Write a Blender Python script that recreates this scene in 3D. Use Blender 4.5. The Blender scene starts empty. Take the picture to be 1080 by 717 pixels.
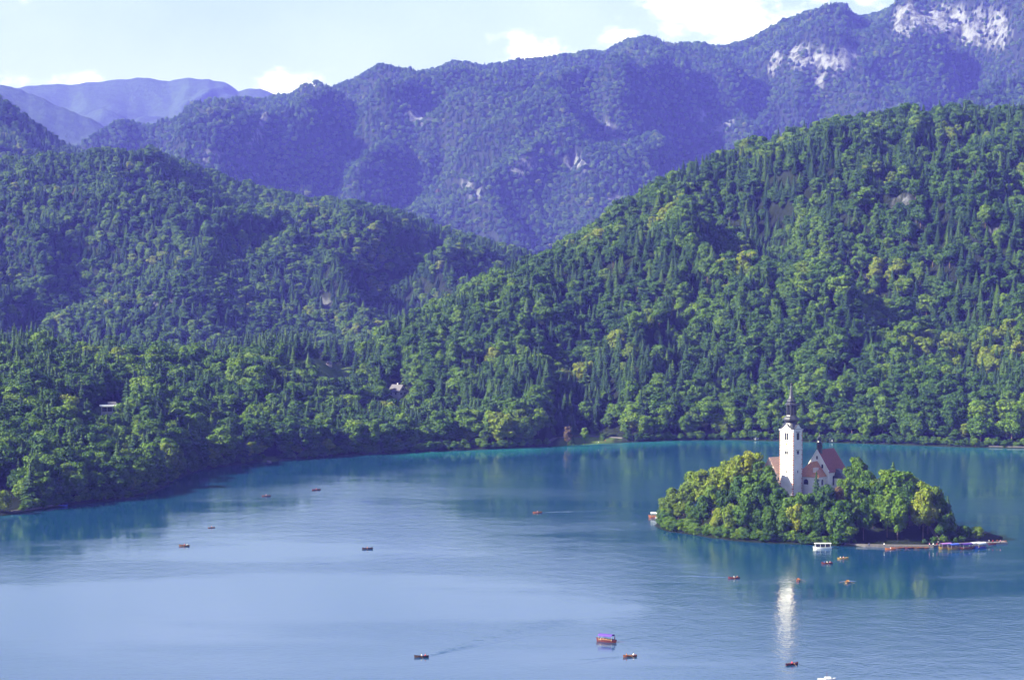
import bpy, bmesh, math, random
import numpy as np
from mathutils import Vector, Matrix, noise as mnoise
R = math.radians
random.seed(11); rng = np.random.default_rng(11)
S = bpy.context.scene
C = S.collection

# ------------------------------------------------------------------ camera, light, exposure
FPX, CX, CY, HOR, CAMZ = 2580.0, 540.0, 358.5, 266.0, 130.0
TH = math.atan((CY - HOR) / FPX)
cam = bpy.data.objects.new('camera', bpy.data.cameras.new('camera')); C.objects.link(cam)
cam.location = (0, 0, CAMZ); cam.rotation_euler = (math.pi / 2 - TH, 0, 0)
cam.data.sensor_width = 36; cam.data.lens = FPX / 1080 * 36
cam.data.clip_start = 1; cam.data.clip_end = 60000
S.camera = cam

SUN_AZ, SUN_EL = R(-108), R(32)            # azimuth clockwise from +Y (the view direction)
sd = Vector((math.sin(SUN_AZ) * math.cos(SUN_EL), math.cos(SUN_AZ) * math.cos(SUN_EL), math.sin(SUN_EL)))
sun = bpy.data.objects.new('sun', bpy.data.lights.new('sun', 'SUN')); C.objects.link(sun)
sun.data.energy = 5.0; sun.data.angle = R(0.5); sun.data.color = (1.0, 0.95, 0.87)
sun.rotation_euler = sd.to_track_quat('Z', 'Y').to_euler()

S.view_settings.view_transform = 'Standard'; S.view_settings.look = 'None'
S.view_settings.exposure = 1.6; S.view_settings.gamma = 1
cy = S.cycles
cy.max_bounces = 5; cy.diffuse_bounces = 1; cy.glossy_bounces = 2; cy.transmission_bounces = 1
cy.transparent_max_bounces = 4; cy.volume_bounces = 0; cy.use_denoising = True

W = bpy.data.worlds.new('World'); S.world = W; W.use_nodes = True
wn, wl = W.node_tree.nodes, W.node_tree.links
def wmath(op, a, b=None, c=None):
    n = wn.new('ShaderNodeMath'); n.operation = op
    for i, v in enumerate((a, b, c)):
        if v is None: continue
        if isinstance(v, (int, float)): n.inputs[i].default_value = v
        else: wl.new(v, n.inputs[i])
    return n.outputs[0]
bg = wn['Background']
sky = wn.new('ShaderNodeTexSky'); sky.sky_type = 'NISHITA'; sky.sun_disc = False
sky.sun_elevation = SUN_EL; sky.sun_rotation = SUN_AZ % (2 * math.pi)
sky.altitude = 500; sky.air_density = 1.0; sky.dust_density = 1.6; sky.ozone_density = 4.0
tc = wn.new('ShaderNodeTexCoord'); sx = wn.new('ShaderNodeSeparateXYZ'); wl.new(tc.outputs['Generated'], sx.inputs[0])
ysafe = wmath('MAXIMUM', sx.outputs[1], 0.05)
az = wmath('DIVIDE', sx.outputs[0], ysafe); el = wmath('DIVIDE', sx.outputs[2], ysafe)   # tangents of bearing and height in the sky
cmb = wn.new('ShaderNodeCombineXYZ'); wl.new(az, cmb.inputs[0]); wl.new(wmath('MULTIPLY', el, 1.6), cmb.inputs[1])
nz = wn.new('ShaderNodeTexNoise'); nz.inputs['Scale'].default_value = 66; nz.inputs['Detail'].default_value = 7; nz.inputs['Roughness'].default_value = 0.58
wl.new(cmb.outputs[0], nz.inputs['Vector'])
dens = None                                                       # cumulus heads standing behind the ridges
for (a0, e0, ra, re, amp) in [(-.088, .068, .022, .009, 1.0), (.006, .079, .020, .013, 1.1), (.044, .087, .014, .010, .9),
                              (.085, .100, .040, .020, 1.1), (.11, .085, .05, .020, 1.0), (.135, .108, .06, .018, .75), (-.19, .070, .060, .006, .75), (-.02, .066, .05, .010, .8),
                              (-.195, .104, .022, .012, .6), (.075, .106, .030, .014, .95), (-.06, .112, .10, .012, .42)]:
    da = wmath('DIVIDE', wmath('SUBTRACT', az, a0), ra); de = wmath('DIVIDE', wmath('SUBTRACT', el, e0), re)
    q = wmath('MULTIPLY', wmath('POWER', 2.718, wmath('MULTIPLY', wmath('ADD', wmath('MULTIPLY', da, da), wmath('MULTIPLY', de, de)), -1.0)), amp)
    dens = q if dens is None else wmath('MAXIMUM', dens, q)
cl = wmath('ADD', dens, wmath('MULTIPLY', wmath('SUBTRACT', nz.outputs['Fac'], 0.5), 1.9))
mr = wn.new('ShaderNodeMapRange'); mr.interpolation_type = 'SMOOTHSTEP'; wl.new(cl, mr.inputs[0]); mr.inputs[1].default_value = 0.50; mr.inputs[2].default_value = 1.55
# thin high veil over the whole sky
nz2 = wn.new('ShaderNodeTexNoise'); nz2.inputs['Scale'].default_value = 9; nz2.inputs['Detail'].default_value = 5
wl.new(cmb.outputs[0], nz2.inputs['Vector'])
veil = wmath('ADD', wmath('MULTIPLY', nz2.outputs['Fac'], 0.45), 0.10)
elv = wn.new('ShaderNodeMapRange'); wl.new(sx.outputs[2], elv.inputs[0]); elv.inputs[1].default_value = 0.10; elv.inputs[2].default_value = 0.24; elv.inputs[3].default_value = 1.0; elv.inputs[4].default_value = 0.15
m1 = wn.new('ShaderNodeMix'); m1.data_type = 'RGBA'; band = wn.new('ShaderNodeMapRange'); band.interpolation_type = 'SMOOTHSTEP'; wl.new(sx.outputs[2], band.inputs[0]); band.inputs[1].default_value = .10; band.inputs[2].default_value = .17
band2 = wn.new('ShaderNodeMapRange'); band2.interpolation_type = 'SMOOTHSTEP'; wl.new(sx.outputs[2], band2.inputs[0]); band2.inputs[1].default_value = .28; band2.inputs[2].default_value = .50; band2.inputs[3].default_value = 1; band2.inputs[4].default_value = 0
fill_band = wmath('MULTIPLY', wmath('MULTIPLY', band.outputs[0], band2.outputs[0]), wmath('MULTIPLY_ADD', nz2.outputs['Fac'], 1.3, -.2))    # bright bluish band added above the view, unseen, to lighten the water
wl.new(wmath('MULTIPLY', veil, elv.outputs[0]), m1.inputs[0]); wl.new(sky.outputs[0], m1.inputs[6]); m1.inputs[7].default_value = (8.2, 9.2, 12.2, 1)
m2 = wn.new('ShaderNodeMix'); m2.data_type = 'RGBA'; wl.new(mr.outputs[0], m2.inputs[0]); m3 = wn.new('ShaderNodeMix'); m3.data_type = 'RGBA'; wl.new(fill_band, m3.inputs[0]); wl.new(m1.outputs[2], m3.inputs[6]); m3.inputs[7].default_value = (7.8, 8.8, 15.0, 1); wl.new(m3.outputs[2], m2.inputs[6]); m2.inputs[7].default_value = (17, 16.5, 16, 1)
wl.new(m2.outputs[2], bg.inputs['Color']); bg.inputs['Strength'].default_value = 0.05
HAZE_DENS, HAZE_COL = 6.7e-5, (0.17, 0.18, 1.0, 1)

# ------------------------------------------------------------------ projection helpers (sizes and distances measured off the photograph)
def zat(py, Y):
    dy = (CY - py) / FPX
    return CAMZ + Y * (-math.sin(TH) + dy * math.cos(TH)) / (math.cos(TH) + dy * math.sin(TH))
def xat(px, Y): return (px - CX) / FPX * Y
def yground(py, z=0.0):
    dy = (CY - py) / FPX
    return (z - CAMZ) * (math.cos(TH) + dy * math.sin(TH)) / (-math.sin(TH) + dy * math.cos(TH))
def on_water(px, py, z=0.0):
    Y = yground(py, z); return Vector((xat(px, Y), Y, z))
def proj(x, y, z):
    dep = y * math.cos(TH) - (z - CAMZ) * math.sin(TH); up = y * math.sin(TH) + (z - CAMZ) * math.cos(TH)
    return CX + FPX * x / dep, CY - FPX * up / dep

# ------------------------------------------------------------------ object helpers
def link(name, data, parent=None, loc=None):
    o = bpy.data.objects.new(name, data); C.objects.link(o)
    if parent is not None: o.parent = parent
    if loc is not None: o.location = loc
    return o
def tag(o, label=None, cat=None, group=None, kind=None):
    if label: o['label'] = label
    if cat: o['category'] = cat
    if group: o['group'] = group
    if kind: o['kind'] = kind
    return o
def thing(name, label, cat, loc=(0, 0, 0), rz=0, group=None):
    o = bpy.data.objects.new(name, None); C.objects.link(o); o.location = loc; o.rotation_euler = (0, 0, rz)
    o.empty_display_size = .5
    return tag(o, label, cat, group)
def mesh_of(name, verts, faces, mats=(), smooth=False):
    me = bpy.data.meshes.new(name); me.from_pydata([tuple(v) for v in verts], [], [tuple(f) for f in faces])
    for m in mats: me.materials.append(m)
    if smooth: me.polygons.foreach_set('use_smooth', [True] * len(me.polygons))
    me.update(); return me
class MB:
    def __init__(s): s.v, s.f = [], []
    def add(s, vs, fs):
        b = len(s.v); s.v += [tuple(v) for v in vs]; s.f += [tuple(b + i for i in f) for f in fs]; return s
    def box(s, cx, cy_, cz, sx_, sy_, sz, rz=0):
        c, n = math.cos(rz), math.sin(rz); vs = []
        for dz in (-.5, .5):
            for dx, dy in ((-.5, -.5), (.5, -.5), (.5, .5), (-.5, .5)):
                x, y = dx * sx_, dy * sy_; vs.append((cx + x * c - y * n, cy_ + x * n + y * c, cz + dz * sz))
        return s.add(vs, [(3, 2, 1, 0), (4, 5, 6, 7), (0, 1, 5, 4), (1, 2, 6, 5), (2, 3, 7, 6), (3, 0, 4, 7)])
    def tube(s, p, q, r0, r1=None, n=6):
        p, q = Vector(p), Vector(q); r1 = r0 if r1 is None else r1
        d = (q - p).normalized(); a = d.orthogonal().normalized(); b = d.cross(a); vs = []
        for P, r in ((p, r0), (q, r1)):
            for i in range(n):
                t = 2 * math.pi * i / n; vs.append(P + a * math.cos(t) * r + b * math.sin(t) * r)
        fs = [(i, (i + 1) % n, n + (i + 1) % n, n + i) for i in range(n)] + [tuple(range(n))[::-1], tuple(range(n, 2 * n))]
        return s.add(vs, fs)
    def lathe(s, prof, n=8, cx=0, cy_=0, rot=0):
        vs = []
        for r, z in prof:
            for i in range(n):
                t = rot + 2 * math.pi * i / n; vs.append((cx + r * math.cos(t), cy_ + r * math.sin(t), z))
        fs = [(k * n + i, k * n + (i + 1) % n, (k + 1) * n + (i + 1) % n, (k + 1) * n + i) for k in range(len(prof) - 1) for i in range(n)]
        fs += [tuple(range(n))[::-1], tuple((len(prof) - 1) * n + i for i in range(n))]
        return s.add(vs, fs)
    def build(s, name, m, parent=None, loc=None, smooth=False):
        return link(name, mesh_of(name, s.v, s.f, (m,), smooth), parent, loc)

# ------------------------------------------------------------------ materials
def newmat(name):
    m = bpy.data.materials.new(name); m.use_nodes = True
    return m, m.node_tree.nodes, m.node_tree.links, m.node_tree.nodes['Principled BSDF']
def ramp(n, stops):
    r = n.new('ShaderNodeValToRGB'); e = r.color_ramp.elements
    while len(e) < len(stops): e.new(0.5)
    for k, (p, c) in enumerate(stops): e[k].position = p; e[k].color = (*c, 1)
    return r
def mat(name, col, rough=.7, var=.25, scale=1.5, spec=.3):
    m, n, l, b = newmat(name)
    t = n.new('ShaderNodeTexCoord'); z = n.new('ShaderNodeTexNoise'); z.inputs['Scale'].default_value = scale; z.inputs['Detail'].default_value = 6
    l.new(t.outputs['Object'], z.inputs['Vector'])
    r = ramp(n, [(.3, [c * (1 - var) for c in col]), (.7, [min(.95, c * (1 + var * .6)) for c in col])])
    l.new(z.outputs['Fac'], r.inputs[0]); l.new(r.outputs[0], b.inputs['Base Color'])
    b.inputs['Roughness'].default_value = rough; b.inputs['Specular IOR Level'].default_value = spec
    return m
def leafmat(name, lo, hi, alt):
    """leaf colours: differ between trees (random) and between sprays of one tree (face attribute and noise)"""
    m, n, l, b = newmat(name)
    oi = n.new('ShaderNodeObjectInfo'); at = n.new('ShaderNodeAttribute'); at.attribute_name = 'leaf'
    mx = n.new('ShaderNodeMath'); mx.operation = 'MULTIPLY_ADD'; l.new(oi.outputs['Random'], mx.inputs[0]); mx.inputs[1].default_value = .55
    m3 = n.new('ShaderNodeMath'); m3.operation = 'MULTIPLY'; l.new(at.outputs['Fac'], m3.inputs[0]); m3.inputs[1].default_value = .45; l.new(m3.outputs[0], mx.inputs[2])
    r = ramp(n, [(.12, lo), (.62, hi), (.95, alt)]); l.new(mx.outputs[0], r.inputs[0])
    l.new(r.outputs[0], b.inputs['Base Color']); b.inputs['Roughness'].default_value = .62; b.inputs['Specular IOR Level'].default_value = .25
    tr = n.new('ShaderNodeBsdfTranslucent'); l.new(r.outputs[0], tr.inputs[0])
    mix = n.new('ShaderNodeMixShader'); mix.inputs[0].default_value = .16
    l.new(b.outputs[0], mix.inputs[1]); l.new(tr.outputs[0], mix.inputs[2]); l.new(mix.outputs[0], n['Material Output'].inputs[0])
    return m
LEAF = {
    'dark':   leafmat('leaves_dark', (.016, .052, .006), (.042, .105, .008), (.078, .145, .009)),
    'mid':    leafmat('leaves_mid', (.036, .090, .006), (.085, .165, .008), (.140, .215, .010)),
    'yellow': leafmat('leaves_yellow', (.075, .132, .007), (.140, .200, .009), (.22, .235, .012)),
    'rust':   leafmat('leaves_rust', (.07, .055, .03), (.12, .085, .04), (.17, .11, .05)),
    'spruce': leafmat('needles_dark', (.010, .034, .011), (.023, .060, .014), (.040, .082, .015)),
    'fir':    leafmat('needles_light', (.025, .065, .010), (.050, .102, .013), (.085, .138, .015)),
}
BARK = mat('bark', (.10, .075, .06), .9, .4, 2)
M = dict(
    plaster=mat('white_plaster', (.78, .75, .71), .8, .13, .35), oldplaster=mat('pink_plaster', (.66, .55, .48), .8, .1, .5),
    slate=mat('dark_slate', (.035, .038, .05), .35, .3, 2, .5), maroon=mat('maroon_tiles', (.27, .09, .075), .7, .35, 2.5),
    orange=mat('orange_tiles', (.56, .25, .13), .7, .35, 2.5), pinktile=mat('faded_pink_tiles', (.62, .40, .30), .75, .3, 2.5), redtile=mat('red_tiles', (.35, .06, .06), .7, .3, 2.5),
    glass=mat('dark_window_glass', (.02, .022, .03), .12, .2, 1, .6), quoin=mat('red_quoin', (.48, .20, .14), .8, .2, 1), gold=mat('gilding', (.55, .35, .08), .35, .2, 3),
    wood=mat('brown_boat_wood', (.13, .06, .03), .5, .3, 3), redwood=mat('red_boat_paint', (.11, .024, .018), .45, .2, 3), orangeboat=mat('orange_boat_paint', (.24, .08, .025), .45, .2, 3),
    yellowboat=mat('yellow_boat_paint', (.42, .27, .05), .45, .2, 3), whiteboat=mat('white_boat_paint', (.80, .80, .80), .4, .06, 3), darkboat=mat('dark_boat_wood', (.05, .028, .022), .5, .3, 3), blueboat=mat('blue_boat_paint', (.05, .09, .45), .4, .2, 3),
    seatwood=mat('seat_wood', (.30, .17, .08), .6, .25, 4), purple=mat('purple_canvas', (.10, .045, .30), .7, .15, 2), blue=mat('blue_canvas', (.06, .12, .52), .7, .15, 2), mauve=mat('mauve_canvas', (.32, .16, .42), .7, .15, 2), whitecanvas=mat('white_canvas', (.78, .80, .82), .7, .05, 2),
    post=mat('pale_metal', (.5, .5, .5), .4, .1, 2), stone=mat('pale_quay_stone', (.13, .122, .12), .85, .3, 1.2), plank=mat('grey_planks', (.22, .20, .19), .85, .25, 3),
    housewall=mat('grey_white_render', (.42, .42, .42), .8, .12, .8), darkroof=mat('weathered_roof', (.11, .105, .12), .75, .25, 2),
    greyroof=mat('grey_roof', (.20, .19, .21), .7, .25, 2), render=mat('cream_render', (.62, .60, .56), .8, .1, .6), browntimber=mat('brown_timber', (.10, .055, .035), .7, .3, 2),
    skin=mat('skin', (.48, .27, .19), .6, .08, 4), hairdark=mat('dark_hair', (.03, .02, .015), .6, .2, 8), trousers=mat('navy_trousers', (.03, .04, .08), .8, .2, 5),
    shirtwhite=mat('white_shirt', (.75, .74, .72), .8, .05, 5), shirtred=mat('red_shirt', (.5, .04, .05), .8, .1, 5), shirtorange=mat('orange_vest', (.42, .13, .03), .8, .1, 5), shirtblue=mat('blue_shirt', (.08, .16, .45), .8, .1, 5), shirtpink=mat('pink_shirt', (.6, .28, .32), .8, .1, 5),
)
SHIRT = {'white': 'shirtwhite', 'red': 'shirtred', 'orange': 'shirtorange', 'blue': 'shirtblue', 'pink': 'shirtpink'}

def terrain_mat(name, rockcol, grass, floor):
    m, n, l, b = newmat(name)
    g = n.new('ShaderNodeNewGeometry'); z = n.new('ShaderNodeTexNoise'); z.inputs['Scale'].default_value = .035; z.inputs['Detail'].default_value = 8; l.new(g.outputs['Position'], z.inputs['Vector'])
    r1 = ramp(n, [(.3, [c * .6 for c in floor]), (.7, [c * 1.3 for c in floor])]); l.new(z.outputs['Fac'], r1.inputs[0])
    z2 = n.new('ShaderNodeTexNoise'); z2.inputs['Scale'].default_value = .022; z2.inputs['Detail'].default_value = 12; z2.inputs['Roughness'].default_value = .74
    mp = n.new('ShaderNodeMapping'); mp.inputs['Scale'].default_value = (1.7, 1.5, 1.1); l.new(g.outputs['Position'], mp.inputs[0]); l.new(mp.outputs[0], z2.inputs['Vector'])
    r2 = ramp(n, [(.42, (.04, .05, .03)), (.475, [c * .4 for c in rockcol]), (.52, [c * .8 for c in rockcol]), (.62, rockcol)]); l.new(z2.outputs['Fac'], r2.inputs[0])
    r3 = ramp(n, [(.3, [c * .7 for c in grass]), (.7, [c * 1.25 for c in grass])]); l.new(z.outputs['Fac'], r3.inputs[0])
    a = n.new('ShaderNodeAttribute'); a.attribute_name = 'rock'; a2 = n.new('ShaderNodeAttribute'); a2.attribute_name = 'meadow'
    x1 = n.new('ShaderNodeMix'); x1.data_type = 'RGBA'; l.new(a.outputs['Fac'], x1.inputs[0]); l.new(r1.outputs[0], x1.inputs[6]); l.new(r2.outputs[0], x1.inputs[7])
    x2 = n.new('ShaderNodeMix'); x2.data_type = 'RGBA'; l.new(a2.outputs['Fac'], x2.inputs[0]); l.new(x1.outputs[2], x2.inputs[6]); l.new(r3.outputs[0], x2.inputs[7])
    l.new(x2.outputs[2], b.inputs['Base Color']); b.inputs['Roughness'].default_value = .9; b.inputs['Specular IOR Level'].default_value = .1
    bp = n.new('ShaderNodeBump'); bp.inputs['Strength'].default_value = 1.0; bp.inputs['Distance'].default_value = 14; l.new(z2.outputs['Fac'], bp.inputs['Height']); l.new(bp.outputs[0], b.inputs['Normal'])
    return m
TM = terrain_mat('forest_floor', (.235, .25, .265), (.12, .19, .035), (.020, .030, .012))
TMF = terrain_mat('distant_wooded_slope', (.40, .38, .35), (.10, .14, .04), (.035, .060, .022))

# ------------------------------------------------------------------ tree meshes
def leafquads(P, N, size, jit=.42, asp=1.0):
    """one small quad per point P, facing roughly N"""
    n = len(P); N = N + rng.normal(0, jit, (n, 3)); N /= np.linalg.norm(N, axis=1)[:, None] + 1e-9
    a = np.cross(N, rng.normal(0, 1, (n, 3))); a /= np.linalg.norm(a, axis=1)[:, None] + 1e-9; b = np.cross(N, a)
    s = (size * rng.uniform(.6, 1.35, n))[:, None]
    return np.stack([P - a * s - b * s * asp, P + a * s - b * s * asp * .6, P + a * s * .8 + b * s * asp, P - a * s * .7 + b * s * asp * .8], 1)
ICO_V, ICO_F = [], []
_b = bmesh.new(); bmesh.ops.create_icosphere(_b, subdivisions=1, radius=1); _b.verts.ensure_lookup_table()
ICO_V = np.array([v.co[:] for v in _b.verts]); ICO_F = [[v.index for v in f.verts] for f in _b.faces]; _b.free()
def finish_crown(name, quads, qv, cores, corev, m):
    V, F, A = [], [], []
    V = list(quads.reshape(-1, 3)); F = [(4 * i, 4 * i + 1, 4 * i + 2, 4 * i + 3) for i in range(len(quads))]; A = list(qv)
    for (vs, fs), cvv in zip(cores, corev):
        o = len(V); V += list(vs); F += [tuple(o + i for i in f) for f in fs]; A += [cvv] * len(fs)
    me = mesh_of(name, V, F, (m,))
    at = me.attributes.new('leaf', 'FLOAT', 'FACE'); at.data.foreach_set('value', np.clip(np.array(A, dtype=np.float32), 0, 1))
    return me
def broadleaf(name, m, H=20., wr=.34, lo=.22, nclump=24, per=170, leaf=.40, top=.5, seed=0, droop=0.):
    global rng
    rng = np.random.default_rng(100 + seed)
    qs, qv, cores, cvv = [], [], [], []
    zc = (lo + 1) / 2 * H; hz = (1 - lo) / 2 * H
    pts = []
    while len(pts) < nclump:
        d = rng.normal(0, 1, 3); d /= np.linalg.norm(d)
        k = rng.uniform(.45, .95) if len(pts) > 3 else rng.uniform(0, .35)
        zz = d[2] * k; w = wr * H * (1 - .28 * max(0, zz) * 2 * top) * rng.uniform(.72, 1.08)
        p = np.array([d[0] * k * w, d[1] * k * w, zc + zz * hz * .82])
        if p[2] < lo * H * .8 + 1: continue
        if all(np.linalg.norm(p - q) > .075 * H for q, _ in pts): pts.append((p, rng.uniform(.07, .145) * H))
    for p, r in pts:
        d = rng.normal(0, 1, (per, 3)); d[:, 2] += .35; d /= np.linalg.norm(d, axis=1)[:, None]
        sc = np.array([1.1, 1.1, .85]); rad = r * rng.uniform(.68, 1.25, per)
        P = p + d * rad[:, None] * sc; P[:, 2] -= droop * rad * rng.uniform(0, 1, per)
        qs.append(leafquads(P, d, leaf)); base = rng.uniform(.15, .85)
        qv.append(np.clip(base + rng.normal(0, .18, per), 0, 1))
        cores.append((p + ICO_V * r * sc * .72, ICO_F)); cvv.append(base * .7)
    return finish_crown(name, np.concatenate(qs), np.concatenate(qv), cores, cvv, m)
def conifer(name, m, H=24., wr=.17, lo=.10, tiers=17, per=13, seed=0, gap=.0):
    global rng
    rng = np.random.default_rng(300 + seed)
    V, F, A = [], [], []
    for k in range(tiers):
        t = (k + rng.uniform(-.2, .2)) / tiers; z0 = H * (lo + (1 - lo) * (t * .99)); rad = wr * H * (1 - t) ** .85 * rng.uniform(.82, 1.12) + .25
        nb = max(5, int(per * (1 - t * .45))); a0 = rng.uniform(0, 6.28)
        for i in range(nb):
            if rng.uniform() < gap: continue
            a = a0 + 6.283 * i / nb + rng.uniform(-.2, .2); rr = rad * rng.uniform(.7, 1.12); w = rr * rng.uniform(.22, .34) + .2
            dz = rr * rng.uniform(.30, .62); c, s = math.cos(a), math.sin(a); up = H / tiers * .65
            ins = .12 * rr; o = len(V)
            base = rng.uniform(.1, .9)
            # a spray: two drooping blades folded along the branch
            V += [(c * ins, s * ins, z0 + up), (c * rr * .62 - s * w, s * rr * .62 + c * w, z0 - dz * .62), (c * rr, s * rr, z0 - dz * .8), (c * rr * .66, s * rr * .66, z0 - dz * .2), (c * rr * .62 + s * w, s * rr * .62 - c * w, z0 - dz * .62)]
            F += [(o, o + 1, o + 2, o + 3), (o, o + 3, o + 2, o + 4)]; A += [base, base * .85]
    o = len(V); n = 7
    for i in range(n):
        t = 6.283 * i / n; V.append((math.cos(t) * wr * H * .55, math.sin(t) * wr * H * .55, lo * H * .9))
    V.append((0, 0, H))
    F += [(o + i, o + (i + 1) % n, o + n) for i in range(n)]; A += [.2] * n
    me = mesh_of(name, V, F, (m,)); at = me.attributes.new('leaf', 'FLOAT', 'FACE'); at.data.foreach_set('value', np.array(A, dtype=np.float32))
    return me
def retone(me, m, name):
    c = me.copy(); c.name = name; c.materials.clear(); c.materials.append(m); return c
def trunkmesh(H, r, limbs, seed):
    rd = random.Random(seed); b = MB(); top = (rd.uniform(-.5, .5), rd.uniform(-.5, .5), H)
    b.tube((0, 0, -1), (0, 0, H * .35), r * 1.25, r * .85, 8); b.tube((0, 0, H * .35), top, r * .85, r * .15, 7)
    for k in range(limbs):
        a = rd.uniform(0, 6.28); z = H * rd.uniform(.3, .7); L = H * rd.uniform(.2, .32)
        b.tube((0, 0, z), (math.cos(a) * L, math.sin(a) * L, z + L * .7), r * .4, r * .1, 5)
    return mesh_of('trunk', b.v, b.f, (BARK,), True)
BSHAPES = [dict(wr=.30, lo=.13, nclump=34, seed=1), dict(wr=.36, lo=.16, nclump=34, seed=2, top=.4), dict(wr=.23, lo=.08, nclump=30, seed=3, top=.8), dict(wr=.32, lo=.16, nclump=26, seed=4, top=.7), dict(wr=.26, lo=.08, nclump=32, seed=5, top=.95)]
PROTO = {}                               # (shape, tone) -> crown mesh
for i, kw in enumerate(BSHAPES):
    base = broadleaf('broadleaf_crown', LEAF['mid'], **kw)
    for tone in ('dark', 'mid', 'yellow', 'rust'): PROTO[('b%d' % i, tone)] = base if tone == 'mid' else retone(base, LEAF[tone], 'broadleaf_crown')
for i, kw in enumerate([dict(wr=.22, seed=1, per=16), dict(wr=.27, seed=2, tiers=15, per=15, gap=.08), dict(wr=.185, seed=3, tiers=20, per=15)]):
    base = conifer('conifer_crown', LEAF['spruce'], **kw)
    for tone in ('spruce', 'fir'): PROTO[('c%d' % i, tone)] = base if tone == 'spruce' else retone(base, LEAF[tone], 'conifer_crown')
PROTO[('willow', 'yellow')] = broadleaf('willow_crown', LEAF['yellow'], wr=.5, lo=.06, nclump=26, seed=9, droop=1.6, leaf=.42, per=110)
BH, CHH = 20., 24.
BTR = trunkmesh(13., .38, 6, 1); CTR = trunkmesh(22., .30, 0, 2)
KEYS = [k for k in PROTO if k[0] != 'willow']; KIDX = {k: i for i, k in enumerate(KEYS)}
CROWN_OBJ = {}                           # a standing tree's crown for each kind: the far woods repeat these
def plant(key, loc, H, wide=1.0, rz=None, label='', group=None):
    con = key[0][0] == 'c'
    nm, cat = ('spruce_tree', 'spruce') if con else (('willow_tree', 'willow') if key[0] == 'willow' else ('broadleaf_tree', 'tree'))
    t = thing(nm, label, cat, loc, random.uniform(0, 6.28) if rz is None else rz, group)
    s = H / (CHH if con else BH); t.scale = (s * wide, s * wide, s)
    link('trunk', CTR if con else BTR, t); c = link('crown', PROTO[key], t)
    CROWN_OBJ.setdefault(key, c)
    return t

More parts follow.
